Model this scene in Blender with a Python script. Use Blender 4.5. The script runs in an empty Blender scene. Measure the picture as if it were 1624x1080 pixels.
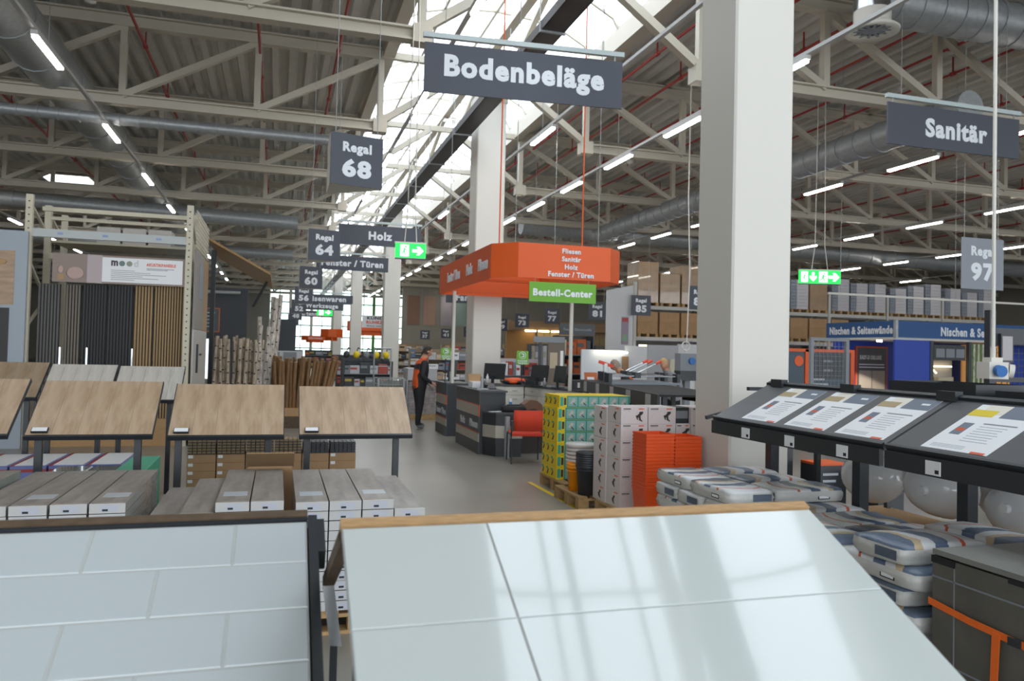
import bpy, bmesh, math, random
from mathutils import Vector, Matrix, Euler
random.seed(7)
SC = bpy.context.scene
COL = SC.collection
R = math.radians
# ------------------------------------------------------------------ camera
cam_d = bpy.data.cameras.new('camera'); cam = bpy.data.objects.new('camera', cam_d); COL.objects.link(cam)
def set_cam(yaw, pitch, roll, f_px, cy):
    th, ph, ro = R(yaw), R(pitch), R(roll)
    f = Vector((math.sin(th)*math.cos(ph), math.cos(th)*math.cos(ph), math.sin(ph)))
    r = Vector((math.cos(th), -math.sin(th), 0)); u = r.cross(f)
    r2 = r*math.cos(ro)+u*math.sin(ro); u2 = -r*math.sin(ro)+u*math.cos(ro)
    m = Matrix((r2, u2, -f)).transposed().to_4x4(); m.translation = Vector((0, 0, 1.72))
    cam.matrix_world = m
    cam_d.sensor_fit = 'HORIZONTAL'; cam_d.sensor_width = 23.5
    cam_d.lens = f_px/1624*23.5
    cam_d.shift_y = (cy-540)/1624
    cam_d.clip_start = .05; cam_d.clip_end = 400
set_cam(16.7, 1.5, 1.4, 1232, 524)
cam_d.dof.use_dof = True; cam_d.dof.focus_distance = 3.6; cam_d.dof.aperture_fstop = 3.5
SC.camera = cam
# ------------------------------------------------------------------ sky, exposure
w = bpy.data.worlds.new('overcast_sky'); SC.world = w; w.use_nodes = True
bg = w.node_tree.nodes['Background']; bg.inputs[0].default_value = (.88, .94, 1, 1); bg.inputs[1].default_value = 4.2
SC.view_settings.view_transform = 'Standard'; SC.view_settings.look = 'None'
SC.view_settings.exposure = 0.0; SC.view_settings.gamma = 1; SC.view_settings.use_curve_mapping = False
LAMP = 30.0           # brightness of the strip lamps
def portal(name, loc, rot, sx, sy):
    l = bpy.data.lights.new(name, 'AREA'); l.shape = 'RECTANGLE'; l.size = sx; l.size_y = sy
    l.cycles.is_portal = True
    o = bpy.data.objects.new(name, l); COL.objects.link(o); o.location = loc; o.rotation_euler = rot
portal('skylight_portal', (4.2, 30, 8.06), (0, 0, 0), 4.2, 90)
portal('open_rear_fill_portal', (5, -15.9, 4), (R(90), 0, 0), 70, 7.8)  # rear wall left out so sky light fills the hall from behind
portal('facade_portal', (7, 77.6, 3.75), (R(-90), 0, 0), 16, 6.9)
# ------------------------------------------------------------------ helpers
def lin(h):
    h = h.lstrip('#'); c = [int(h[i:i+2], 16)/255 for i in (0, 2, 4)]
    return tuple(((x+.055)/1.055)**2.4 if x > .04045 else x/12.92 for x in c)+(1,)
MATS = {}
def mat(name, col, rough=.6, metal=0, noise=None, bump=None, spec=.5, emit=0, wave=None, coat=0):
    if name in MATS: return MATS[name]
    m = bpy.data.materials.new(name); m.use_nodes = True; nt = m.node_tree; p = nt.nodes['Principled BSDF']
    c = lin(col); p.inputs['Base Color'].default_value = c; p.inputs['Roughness'].default_value = rough
    p.inputs['Metallic'].default_value = metal; p.inputs['Specular IOR Level'].default_value = spec
    if coat: p.inputs['Coat Weight'].default_value = coat
    if emit: p.inputs['Emission Color'].default_value = c; p.inputs['Emission Strength'].default_value = emit
    if noise or bump or wave:
        tc = nt.nodes.new('ShaderNodeTexCoord')
        mp = nt.nodes.new('ShaderNodeMapping'); nt.links.new(tc.outputs['Object'], mp.inputs[0])
    if noise:   # (scale, amount, (stretch xyz))
        sc, am = noise[0], noise[1]
        if len(noise) > 2: mp.inputs['Scale'].default_value = noise[2]
        n = nt.nodes.new('ShaderNodeTexNoise'); n.inputs['Scale'].default_value = sc; n.inputs['Detail'].default_value = 6
        nt.links.new(mp.outputs[0], n.inputs[0])
        r = nt.nodes.new('ShaderNodeValToRGB')
        r.color_ramp.elements[0].position = .3; r.color_ramp.elements[1].position = .7
        r.color_ramp.elements[0].color = tuple(x*(1-am) for x in c[:3])+(1,)
        r.color_ramp.elements[1].color = tuple(min(1, x*(1+am*.6)) for x in c[:3])+(1,)
        nt.links.new(n.outputs[0], r.inputs[0]); nt.links.new(r.outputs[0], p.inputs['Base Color'])
    if bump:
        n2 = nt.nodes.new('ShaderNodeTexNoise'); n2.inputs['Scale'].default_value = bump[0]
        nt.links.new(mp.outputs[0], n2.inputs[0])
        b = nt.nodes.new('ShaderNodeBump'); b.inputs['Strength'].default_value = bump[1]; b.inputs['Distance'].default_value = .02
        nt.links.new(n2.outputs[0], b.inputs['Height']); nt.links.new(b.outputs[0], p.inputs['Normal'])
    MATS[name] = m; return m
class MB:
    def __init__(s): s.v = []; s.f = []; s.mi = []; s.cur = 0; s.smooth = set()
    def add(s, vs, fs, M=None, smooth=False):
        o = len(s.v)
        s.v += [tuple(M @ Vector(v)) if M is not None else tuple(v) for v in vs]
        for f in fs:
            if smooth: s.smooth.add(len(s.f))
            s.f.append(tuple(i+o for i in f)); s.mi.append(s.cur)
        return s
    def box(s, x0, x1, y0, y1, z0, z1, M=None):
        return s.add([(x0,y0,z0),(x1,y0,z0),(x1,y1,z0),(x0,y1,z0),(x0,y0,z1),(x1,y0,z1),(x1,y1,z1),(x0,y1,z1)],
                     [(3,2,1,0),(4,5,6,7),(0,1,5,4),(1,2,6,5),(2,3,7,6),(3,0,4,7)], M)
    def bbox(s, x0, x1, y0, y1, z0, z1, b=.004, M=None):      # box with chamfered top edges
        return s.add([(x0,y0,z0),(x1,y0,z0),(x1,y1,z0),(x0,y1,z0),(x0,y0,z1-b),(x1,y0,z1-b),(x1,y1,z1-b),(x0,y1,z1-b),
                      (x0+b,y0+b,z1),(x1-b,y0+b,z1),(x1-b,y1-b,z1),(x0+b,y1-b,z1)],
                     [(3,2,1,0),(8,9,10,11),(0,1,5,4),(1,2,6,5),(2,3,7,6),(3,0,4,7),(4,5,9,8),(5,6,10,9),(6,7,11,10),(7,4,8,11)], M)
    def bar(s, a, b, w, h=None):                              # rectangular bar from a to b
        a, b = Vector(a), Vector(b); d = b-a; L = d.length; h = h or w
        q = d.to_track_quat('X', 'Z').to_matrix().to_4x4(); q.translation = a
        return s.box(0, L, -w/2, w/2, -h/2, h/2, q)
    def cyl(s, a, b, r0, r1=None, n=10, cap=True):
        a, b = Vector(a), Vector(b); d = b-a; r1 = r0 if r1 is None else r1
        q = d.to_track_quat('Z', 'X').to_matrix().to_4x4(); q.translation = a; L = d.length
        vs = []; fs = []
        for k in range(n):
            t = 2*math.pi*k/n; c, sn = math.cos(t), math.sin(t)
            vs += [(c*r0, sn*r0, 0), (c*r1, sn*r1, L)]
        for k in range(n): i = 2*k; j = 2*((k+1) % n); fs.append((i, j, j+1, i+1))
        s.add(vs, fs, q, True)
        if cap:
            s.add([v for v in vs[0::2]], [tuple(range(n-1, -1, -1))], q); s.add([v for v in vs[1::2]], [tuple(range(n))], q)
        return s
    def tube(s, pts, r, n=6):
        for a, b in zip(pts[:-1], pts[1:]): s.cyl(a, b, r, n=n)
        return s
    def lathe(s, prof, c=(0,0,0), n=20, sx=1, sy=1):          # profile of (r, z)
        vs = []; fs = []; m = len(prof)
        for k in range(n):
            t = 2*math.pi*k/n
            for r, z in prof: vs.append((c[0]+r*math.cos(t)*sx, c[1]+r*math.sin(t)*sy, c[2]+z))
        for k in range(n):
            for i in range(m-1):
                a = k*m+i; b = ((k+1) % n)*m+i; fs.append((a, b, b+1, a+1))
        return s.add(vs, fs, None, True)
    def prism(s, poly, z0, z1, M=None):                       # polygon (x, y) extruded in z
        n = len(poly)
        return s.add([(x,y,z0) for x,y in poly]+[(x,y,z1) for x,y in poly],
                     [tuple(range(n-1,-1,-1)), tuple(range(n,2*n))]+[(i,(i+1)%n,(i+1)%n+n,i+n) for i in range(n)], M)
    def blob(s, c, rx, ry, rz, n=10, m=7, M=None):
        vs = []; fs = []
        for i in range(m+1):
            p = math.pi*i/m
            for k in range(n):
                t = 2*math.pi*k/n; vs.append((c[0]+rx*math.sin(p)*math.cos(t), c[1]+ry*math.sin(p)*math.sin(t), c[2]+rz*math.cos(p)))
        for i in range(m):
            for k in range(n): fs.append((i*n+k, (i+1)*n+k, (i+1)*n+(k+1)%n, i*n+(k+1)%n))
        return s.add(vs, fs, M, True)
    def mesh(s, name, mats):
        me = bpy.data.meshes.new(name); me.from_pydata(s.v, [], s.f)
        for m in (mats if isinstance(mats, (list, tuple)) else [mats]): me.materials.append(m)
        for i, p in enumerate(me.polygons):
            p.material_index = s.mi[i]
            if i in s.smooth: p.use_smooth = True
        me.update(); return me
    def build(s, name, mats, parent=None, loc=None):          # vertices are given in the parent's frame
        o = bpy.data.objects.new(name, s.mesh(name, mats)); COL.objects.link(o)
        if parent: o.parent = parent
        if loc: o.location = loc
        return o
def tag(o, label=None, cat=None, group=None, kind=None):
    for k, v in (('label', label), ('category', cat), ('group', group), ('kind', kind)):
        if v: o[k] = v
    return o
def thing(name, label, cat, loc=(0,0,0), rz=0, group=None):
    o = bpy.data.objects.new(name, None); COL.objects.link(o); o.empty_display_size = .1
    o.location = loc; o.rotation_euler = (0, 0, rz); return tag(o, label, cat, group)
def inst(name, me, parent=None, loc=(0,0,0), rot=(0,0,0), scale=None):
    o = bpy.data.objects.new(name, me); COL.objects.link(o); o.parent = parent; o.location = loc; o.rotation_euler = rot
    if scale: o.scale = scale
    return o
def copy_tree(o, parent=None):
    c = o.copy(); COL.objects.link(c); c.parent = parent
    for ch in list(o.children): copy_tree(ch, c)
    return c
def dup(o, loc, rz=0, label=None, group=None):
    c = copy_tree(o); c.location = loc; c.rotation_euler = (0, 0, rz)
    tag(c, label, None, group); return c
TXT = {}
def text_mesh(s, bold):
    k = (s, bold)
    if k not in TXT:
        cu = bpy.data.curves.new('text', 'FONT'); cu.body = s; cu.align_x = 'CENTER'; cu.size = 1
        cu.offset = bold; cu.extrude = .004; cu.resolution_u = 3; cu.space_line = .95; cu.space_character = 1+bold*3
        o = bpy.data.objects.new('text', cu); me = bpy.data.meshes.new_from_object(o)
        bpy.data.objects.remove(o)
        xs = [v.co.x for v in me.vertices]; ys = [v.co.y for v in me.vertices]
        cx, cy = (min(xs)+max(xs))/2, (min(ys)+max(ys))/2
        for v in me.vertices: v.co.x -= cx; v.co.y -= cy
        TXT[k] = (me, max(xs)-min(xs), max(ys)-min(ys))
    return TXT[k]
def lettering(s, m, parent, loc, width=None, height=None, rot=(R(90),0,0), bold=.022, name='lettering'):
    me, w_, h_ = text_mesh(s, bold); me = me.copy() if me.materials and me.materials[0] != m else me
    if not me.materials: me.materials.append(m)
    else: me.materials[0] = m
    sx = width/w_ if width else height/h_; sy = height/h_ if height else sx
    return inst(name, me, parent, loc, rot, (sx, sy, 1))
# ------------------------------------------------------------------ materials
CONC = mat('polished_concrete', '#8e8a80', .3, noise=(.55, .2), bump=(2.5, .04))
WHITE = mat('white_paint', '#cfccc4', .55)
BEIGE = mat('beige_steel', '#b9b2a3', .45)
DECKM = mat('roof_deck', '#c0bfb9', .5, noise=(3, .06))
GALV = mat('galvanised', '#a2a6a8', .45, .45, noise=(14, .12))
DKMET = mat('dark_cable_tray', '#4a4a4a', .5, .5)
RED = mat('red_pipe', '#9c2c28', .45)
SIGN = mat('slate_sign', '#474b55', .55)
SIGN2 = mat('grey_sign', '#8a8e96', .55)
LET = mat('sign_white', '#dfe3e8', .5)
BLACK = mat('black_metal', '#2c3034', .42)
DARK = mat('dark_frame', '#3a3e42', .5)
WOODE = mat('board_edge', '#b08d62', .7, noise=(40, .25, (1, 8, 8)))
WOODD = mat('dark_board_edge', '#5b4a38', .75, noise=(30, .3))
TILE = mat('glossy_white_tile', '#bcc3c1', .07, spec=.5, coat=.3)
TILE2 = mat('satin_white_tile', '#bac2c4', .16, spec=.5)
GROUT = mat('grey_grout', '#b4b6b4', .9)
CARD = mat('cardboard', '#a88763', .8, noise=(5, .1))
CARD2 = mat('cardboard_dark', '#8d7152', .8, noise=(5, .12))
PALLET = mat('pallet_wood', '#a98a5f', .85, noise=(9, .3, (1, 6, 6)))
ORANGE = mat('brand_orange', '#dc5a1e', .5)
ORANGED = mat('orange_plastic', '#dd4f18', .35)
GREEN = mat('brand_green', '#6aa82a', .5)
YELLOW = mat('yellow_print', '#e0c414', .5)
TEAL = mat('teal_print', '#2f9c8c', .5)
PAPER = mat('white_paper', '#e4e6e8', .6)
INK = mat('black_ink', '#1d1d20', .6)
GREYP = mat('grey_plastic', '#7d8288', .5)
EXITG = mat('exit_green', '#18d24a', .5, emit=1.6)
EXITW = mat('exit_white', '#f0fff4', .5, emit=2.2)
LAMPM = mat('lamp_tube', '#fff8ee', .5, emit=LAMP)
CHROME = mat('chrome', '#c8ccd0', .18, 1)
CERAM = mat('ceramic', '#e4e6e8', .1, coat=.4)
def wood_planks(name, base, dark, light, n_planks=4, scale=3):
    m = bpy.data.materials.new(name); m.use_nodes = True; nt = m.node_tree; p = nt.nodes['Principled BSDF']
    tc = nt.nodes.new('ShaderNodeTexCoord'); mp = nt.nodes.new('ShaderNodeMapping'); mp.inputs['Scale'].default_value = (5, 1.1, 5)
    nt.links.new(tc.outputs['Object'], mp.inputs[0])
    n = nt.nodes.new('ShaderNodeTexNoise'); n.inputs['Scale'].default_value = scale; n.inputs['Detail'].default_value = 8; n.inputs['Distortion'].default_value = .6
    nt.links.new(mp.outputs[0], n.inputs[0])
    r = nt.nodes.new('ShaderNodeValToRGB'); e = r.color_ramp.elements
    e[0].position = .28; e[0].color = lin(dark); e[1].position = .75; e[1].color = lin(light)
    k = e.new(.5); k.color = lin(base)
    nt.links.new(n.outputs[0], r.inputs[0]); nt.links.new(r.outputs[0], p.inputs['Base Color']); p.inputs['Roughness'].default_value = .42
    MATS[name] = m; return m
OAK = wood_planks('oak_laminate', '#b49c82', '#9e866c', '#c0aa90')
OAKD = wood_planks('brown_oak_laminate', '#a08c74', '#8c765e', '#ae9a82')
WHITEOAK = wood_planks('white_laminate', '#c4c0b8', '#b0aca4', '#d2cfc8')
# ------------------------------------------------------------------ the hall
XL, XR, YB, YF, ZR = -32, 46, -16, 78, 7.95
tag(MB().box(XL, XR, YB, YF, -.2, 0).build('floor', CONC), 'grey polished concrete hall floor', None, kind='structure')
WALLM = mat('wall_panels', '#8f8c82', .6, noise=(.6, .08))
tag(MB().box(XL-.2, XL, YB, YF, 0, 8.4).build('wall_left', WALLM), 'grey panelled side wall of the hall', kind='structure')
tag(MB().box(XR, XR+.2, YB, YF, 0, 8.4).build('wall_right', WALLM), 'grey panelled side wall of the hall', kind='structure')
o = tag(MB().box(XL, -1, YF, YF+.2, 0, 8.4).box(15, XR, YF, YF+.2, 0, 8.4).box(-1, 15, YF, YF+.2, 7.2, 8.4).box(-1, 15, YF, YF+.2, 0, .3)
        .build('wall_back', WALLM), 'far end wall with a glazed middle', kind='structure')
# corrugated deck: ribs run along the hall
def deck(x0, x1):
    mb = MB(); p = .36; pts = []; x = x0
    while x < x1-.01:
        for dx, z in ((0, 0), (.13, 0), (.18, .13), (.31, .13)): pts.append((min(x+dx, x1), ZR+z))
        x += p
    pts.append((x1, ZR))
    vs = []; 
    for (px, pz) in pts: vs += [(px, YB, pz), (px, YF, pz)]
    fs = [(2*i, 2*i+1, 2*i+3, 2*i+2) for i in range(len(pts)-1)]
    mb.add(vs, fs); return mb
c0 = tag(MB().box(XL, 2.0, YB, YF, ZR+.2, ZR+.3).box(6.3, XR, YB, YF, ZR+.2, ZR+.3).build('ceiling', DECKM), 'grey corrugated steel roof deck with a ridge skylight', kind='structure')
tag(deck(XL, 2.0).build('deck_sheet', DECKM, c0)); tag(deck(6.3, XR).build('deck_sheet', DECKM, c0))
# ridge skylight: glazing vault with arched ribs
m = bpy.data.materials.new('translucent_glazing'); m.use_nodes = True; nt = m.node_tree
for n in list(nt.nodes):
    if n.type == 'BSDF_PRINCIPLED': nt.nodes.remove(n)
mx = nt.nodes.new('ShaderNodeMixShader'); t1 = nt.nodes.new('ShaderNodeBsdfTransparent'); t2 = nt.nodes.new('ShaderNodeBsdfTranslucent')
t1.inputs[0].default_value = (.93, .96, 1, 1); t2.inputs[0].default_value = (.9, .93, .95, 1)
mx.inputs[0].default_value = .3; nt.links.new(t1.outputs[0], mx.inputs[1]); nt.links.new(t2.outputs[0], mx.inputs[2])
nt.links.new(mx.outputs[0], nt.nodes['Material Output'].inputs[0]); GLAZE = m
sky = thing('ridge_skylight', 'long barrel vault skylight of white glazing along the roof', 'skylight', (4.15, 0, ZR))
def arch(k, n=10): t = math.pi*k/n; return (-2.15*math.cos(t), .1+.75*math.sin(t))
pane = MB()
NA = 8
vs = []; fs = []
for k in range(NA+1):
    x, z = arch(k, NA); vs += [(x, -.72, z), (x, .72, z)]
pane.add(vs, [(2*k, 2*k+1, 2*k+3, 2*k+2) for k in range(NA)], None, True)
pane_me = pane.mesh('glazing_panel', GLAZE)
rib = MB()
for k in range(NA):
    a, b = arch(k, NA), arch(k+1, NA); rib.bar((a[0], 0, a[1]), (b[0], 0, b[1]), .05, .06)
rib_me = rib.mesh('rib', BEIGE)
y = YB+.75
while y < YF:
    inst('glazing_panel', pane_me, sky, (0, y, 0)); inst('rib', rib_me, sky, (0, y+.75, 0)); y += 1.5
for s in (-1, 1): MB().box(s*2.15-.12, s*2.15+.12, YB, YF, -.25, .12).build('curb', BEIGE, sky)
for x in (-1.1, 0, 1.1):
    z = .1+.75*math.sqrt(max(0, 1-(x/2.15)**2)); MB().box(x-.025, x+.025, YB, YF, z-.04, z+.02).build('glazing_bar', BEIGE, sky)
# ------------------------------------------------------------------ columns, trusses, girder
cols = [(6.3, 'nearest thick white square concrete column beside the info sheet shelf'), (16.3, 'white square column behind the orange canopy'),
        (31.3, 'white square column right of the green exit sign'), (46.3, 'white square column behind the wood department signs'),
        (61.3, 'farthest slim white square column before the windows')]
for y0, lb in cols:
    c = thing('column', lb, 'column', (4.33, y0+.32, 0), 0, 'concrete columns'); 
    MB().prism([(-.3,-.32),(.3,-.32),(.32,-.3),(.32,.3),(.3,.32),(-.3,.32),(-.32,.3),(-.32,-.3)], 0, 7.15).build('shaft', WHITE, c)
    MB().box(-.34, .34, -.34, .34, 7.15, 7.3).build('head_plate', BEIGE, c)
ZB, ZT = 6.25, 7.75
tr = thing('roof_truss', 'x', 'truss', (0, 0, 0), 0, 'steel roof trusses')
def ibeam(x0, x1, z, h=.2, w_=.2):
    return MB().box(x0, x1, -w_/2, w_/2, z-h/2, z-h/2+.03).box(x0, x1, -w_/2, w_/2, z+h/2-.03, z+h/2).box(x0, x1, -.02, .02, z-h/2+.03, z+h/2-.03)
for s, xe, far in ((-1, 1.85, XL), (1, 6.4, XR)):
    a, b = sorted((xe, far))
    ibeam(a, b, ZB).build('bottom_chord', BEIGE, tr); ibeam(a, b, ZT, .24).build('top_chord', BEIGE, tr)
    MB().box(xe-.14, xe+.14, -.13, .13, ZB-.13, ZB+.14).build('end_plate', BEIGE, tr)
    MB().bar((xe, 0, ZB+.1), (4.13-s*-.35, 0, 7.7), .15, .13).build('end_brace', BEIGE, tr)
    k = 0; x = xe
    while (x > far+1) if s < 0 else (x < far-1):
        vm = MB().box(x-.06, x+.06, -.06, .06, ZB+.1, ZT-.12); vm.build('vertical', BEIGE, tr)
        if k > 0: MB().bar((x, 0, ZB+.08), (x-s*2.4, 0, ZT-.1), .13, .12).build('diagonal', BEIGE, tr)
        x += s*2.4; k += 1
MB().box(1.85, 6.4, -.06, .06, 7.68, 7.82).build('tie_beam', BEIGE, tr)
ty = [1.3, 6.2, 11.1, 16.0, 20.9, 25.7, 30.6, 35.5, 40.4, 45.3, 50.2, 55.1, 60, 65, 70]
names = ['overhead behind the viewer', 'first in view overhead', 'second from the viewer', 'crossing above the wood column', 'above the birch poles', 'beyond the canopy']
for i, y in enumerate(ty):
    lb = 'beige lattice steel roof truss, number %s counted from the camera' % ['one','two','three','four','five','six','seven','eight','nine','ten','eleven','twelve','thirteen','fourteen','fifteen'][i]
    if i == 0: t = tr; t.location = (0, y, 0); tag(t, lb)
    else: dup(tr, (0, y, 0), 0, lb)
g = thing('ridge_girder', 'beige lattice girder running along the column heads under the skylight', 'girder', (4.33, 0, 0))
MB().box(-.1, .1, YB, YF, 7.3, 7.5).build('bottom_chord', BEIGE, g); MB().box(-.09, .09, YB, YF, 8.25, 8.42).build('top_chord', BEIGE, g)
y = YB+1
dme = MB().bar((0, 0, 7.5), (0, 2.4, 8.27), .1).mesh('diagonal', BEIGE); dme2 = MB().bar((0, 2.4, 8.27), (0, 4.9, 7.5), .1).mesh('diagonal', BEIGE)
while y < YF-5:
    inst('diagonal', dme, g, (0, y, 0)); inst('diagonal', dme2, g, (0, y, 0)); y += 4.9
# V braces at column heads
vb = MB().bar((0, 0, 6.0), (-1.9, 0, 7.65), .13).mesh('brace', BEIGE); vb2 = MB().bar((0, 0, 6.0), (1.9, 0, 7.65), .13).mesh('brace', BEIGE)
# purlins
ORDL = ['first','second','third','fourth','fifth','sixth','seventh','eighth','ninth','tenth','eleventh','twelfth','thirteenth','fourteenth','fifteenth','sixteenth','seventeenth','eighteenth','nineteenth']
for i, x in enumerate([-27, -21, -16, -9.6, -5.2, 8.4, 14.0, 19.4, 24.5, 32, 38]):
    pu = MB().box(x-.06, x+.06, YB, YF, 7.84, 7.94).build('purlin', BEIGE)
    tag(pu, 'slim beige purlin along the roof deck, %s from the left' % ORDL[i], 'purlin', 'roof purlins')
# sprinkler pipes
spx = [-14, -10.2, -6.4, -2.65, -.52, .94, 6.75, 7.8, 9.2, 10.5, 11.6, 12.7, 15.2, 17.8, 20.4, 23.2, 26, 29, 33]
jm = None
for i, x in enumerate(spx):
    t = thing('sprinkler_pipe', 'red sprinkler pipe under the roof deck, %s from the left' % ORDL[i], 'pipe', (x, 0, 7.45), 0, 'red sprinkler pipes')
    if jm is None:
        pm = MB().cyl((0, YB, 0), (0, YF, 0), .028, n=8).mesh('pipe_run', RED); jm = MB().cyl((0, -.05, 0), (0, .05, 0), .045, n=8).box(-.012,.012,-.012,.012,.04,.34).mesh('coupling', RED)
    inst('pipe_run', pm, t)
    for k in range(14): inst('coupling', jm, t, (0, 4+k*3.1+(i % 3), 0))
# ducts
def duct(label, a, b, r, step=.9):
    a, b = Vector(a), Vector(b); t = thing('air_duct', label, 'duct', a, 0, 'galvanised air ducts'); d = (b-a); L = d.length; d.normalize()
    MB().cyl((0,0,0), d*L, r, n=18).build('tube', GALV, t)
    rm = MB().cyl(-d*.02, d*.02, r+.018, n=18).mesh('seam', GALV); k = step
    while k < L: inst('seam', rm, t, d*k); k += step
    return t
duct('big galvanised spiral duct running beside the left lamp row', (-4.15, 9, 6.72), (-4.15, 60, 6.72), .42, 1.5)
duct('slim galvanised duct crossing under the left trusses', (-22, 16.6, 6.03), (1.9, 16.6, 6.03), .11, .35)
duct('galvanised duct crossing farther back under the left trusses', (-24, 27.5, 6.4), (.5, 27.5, 5.9), .24, .8)
duct('galvanised duct crossing far back on the left', (-24, 37.5, 6.4), (.5, 37.5, 5.9), .24, 1.2)
duct('wide galvanised duct left of the Sanitär sign', (11.0, 10.2, 6.0), (11.0, 26, 6.0), .28, .5)
duct('wide galvanised duct at the upper right corner', (8.5, 9.75, 7.25), (24, 9.75, 7.25), .34, .4)
duct('galvanised duct crossing behind the exit sign', (8.5, 27.5, 6.4), (40, 27.5, 5.9), .35, 1.2)
t = thing('ceiling_diffuser', 'round swirl air diffuser below a silver duct stub', 'air diffuser', (7.92, 9, 6.35))
MB().cyl((0,0,.28), (0,0,.75), .24, n=20).build('duct_stub', CHROME, t); MB().cyl((0,0,.1),(0,0,.3), .25, n=20).build('collar', WHITE, t)
MB().lathe([(.2,.03),(.36,0),(.37,.03),(.25,.12)], n=24).build('rim', WHITE, t)
MB().cyl((0,0,.02),(0,0,.05), .12, n=16).build('hub', GREYP, t)
for k in range(12):
    a = k*math.pi/6; MB().box(.12, .3, -.02, .02, .02, .045, Matrix.Rotation(a, 4, 'Z')).build('vane', GREYP, t)
# cable tray
t = thing('cable_tray', 'dark mesh cable tray hung under the skylight', 'cable tray', (3.72, 0, 6.45))
MB().box(-.16, .16, YB, YF, -.02, .0).box(-.18, -.15, YB, YF, -.02, .12).box(.15, .18, YB, YF, -.02, .12).build('tray', DKMET, t)
MB().box(-.12, .12, YB, YF, 0, .07).build('cable_bundle', BLACK, t)
hm = MB().box(-.2, .2, -.02, .02, -.05, -.02).box(-.2, -.19, -.01, .01, -.05, 1.2).box(.19, .2, -.01, .01, -.05, 1.2).mesh('hanger', GALV)
for k in range(24): inst('hanger', hm, t, (0, k*2.9+2, 0))
# ------------------------------------------------------------------ strip lamps
RAILM = mat('lamp_rail', '#b8b8b6', .5)
lamp0 = thing('strip_lamp', 'x', 'ceiling light')
MB().box(-.045, .045, -.68, .68, 0, .06).build('housing', RAILM, lamp0)
MB().prism([(-.04,-.64),(.04,-.64),(.04,.64),(-.04,.64)], -.035, 0).build('tube_cover', LAMPM, lamp0)
used = [False]
ORD = ['first','second','third','fourth','fifth','sixth','seventh','eighth','ninth','tenth','eleventh','twelfth','thirteenth','fourteenth','fifteenth','sixteenth','seventeenth','eighteenth','nineteenth','twentieth','twenty-first']
def lamp_row(x, z, y0, step, n, where, skip=()):
    t = thing('lamp_rail', 'pale lamp mounting rail %s' % where, 'lamp rail', (x, 0, z), 0, 'lamp rails')
    MB().box(-.03, .03, min(y0, 2)-6, y0+step*n, .061, .11).build('rail', RAILM, t)
    wm = MB().cyl((0,0,.11), (0,0,7.9-z), .006, n=4).mesh('wire', GALV)
    for k in range(n//2+1): inst('wire', wm, t, (0, y0+k*step*2, 0))
    for k in range(n):
        if k in skip: continue
        lb = '%s lit white strip lamp from the viewer %s' % (ORD[k], where)
        if not used[0]: used[0] = True; o = lamp0; o.location = (x, y0+k*step, z); tag(o, lb, None, 'strip lamps %s' % where)
        else: dup(lamp0, (x, y0+k*step, z), 0, lb, 'strip lamps %s' % where)
lamp_row(-3.26, 5.8, 3.6, 4.4, 12, 'in the row beside the big left duct')
lamp_row(-8.9, 5.8, 8.8, 4.4, 8, 'in the far left row above the racks')
lamp_row(-15, 5.8, 8.8, 4.4, 8, 'in the outermost left row')
lamp_row(2.5, 6.5, 10.0, 4.9, 11, 'along the left edge of the skylight')
lamp_row(4.95, 6.05, 14.7, 4.9, 10, 'along the right edge of the skylight')
lamp_row(6.8, 5.8, 9.6, 2.76, 20, 'in the first row right of the columns')
lamp_row(12.45, 5.8, 10.2, 2.76, 20, 'in the second row right of the columns')
lamp_row(18.45, 5.8, 13.2, 2.76, 16, 'in the third row right of the columns')
lamp_row(24.7, 5.8, 15.5, 2.76, 14, 'in the fourth row right of the columns')
lamp_row(31, 5.8, 15.5, 4.2, 10, 'in the outermost right row')
for i, (x, y, z) in enumerate([(-3.0, 13.5, 7.1), (-1.2, 21, 7.1), (-1.0, 30, 7.0), (9.6, 13.2, 6.6), (8.9, 19, 6.9)]):
    t = thing('smoke_detector', 'small round white detector under the roof deck, %s from the viewer' % ['first','third','fourth','fifth','second'][i], 'detector', (x, y, z), 0, 'roof detectors')
    MB().lathe([(.0,-.09),(.08,-.07),(.1,0),(.07,.04),(0,.05)], n=14).build('dome', WHITE, t); MB().cyl((0,0,.04),(0,0,7.95-z), .008, n=5).build('drop_rod', WHITE, t)

t = thing('roof_window', 'bright square roof window in the left roof area', 'roof window', (-7.9, 33.5, 7.84))
MB().box(-.9, .9, -1.0, 1.0, .04, .1).build('frame', BEIGE, t); MB().box(-.82, .82, -.9, .9, .02, .04).build('lit_pane', mat('lit_roof_pane', '#f2f8ff', .5, emit=3), t)
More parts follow.
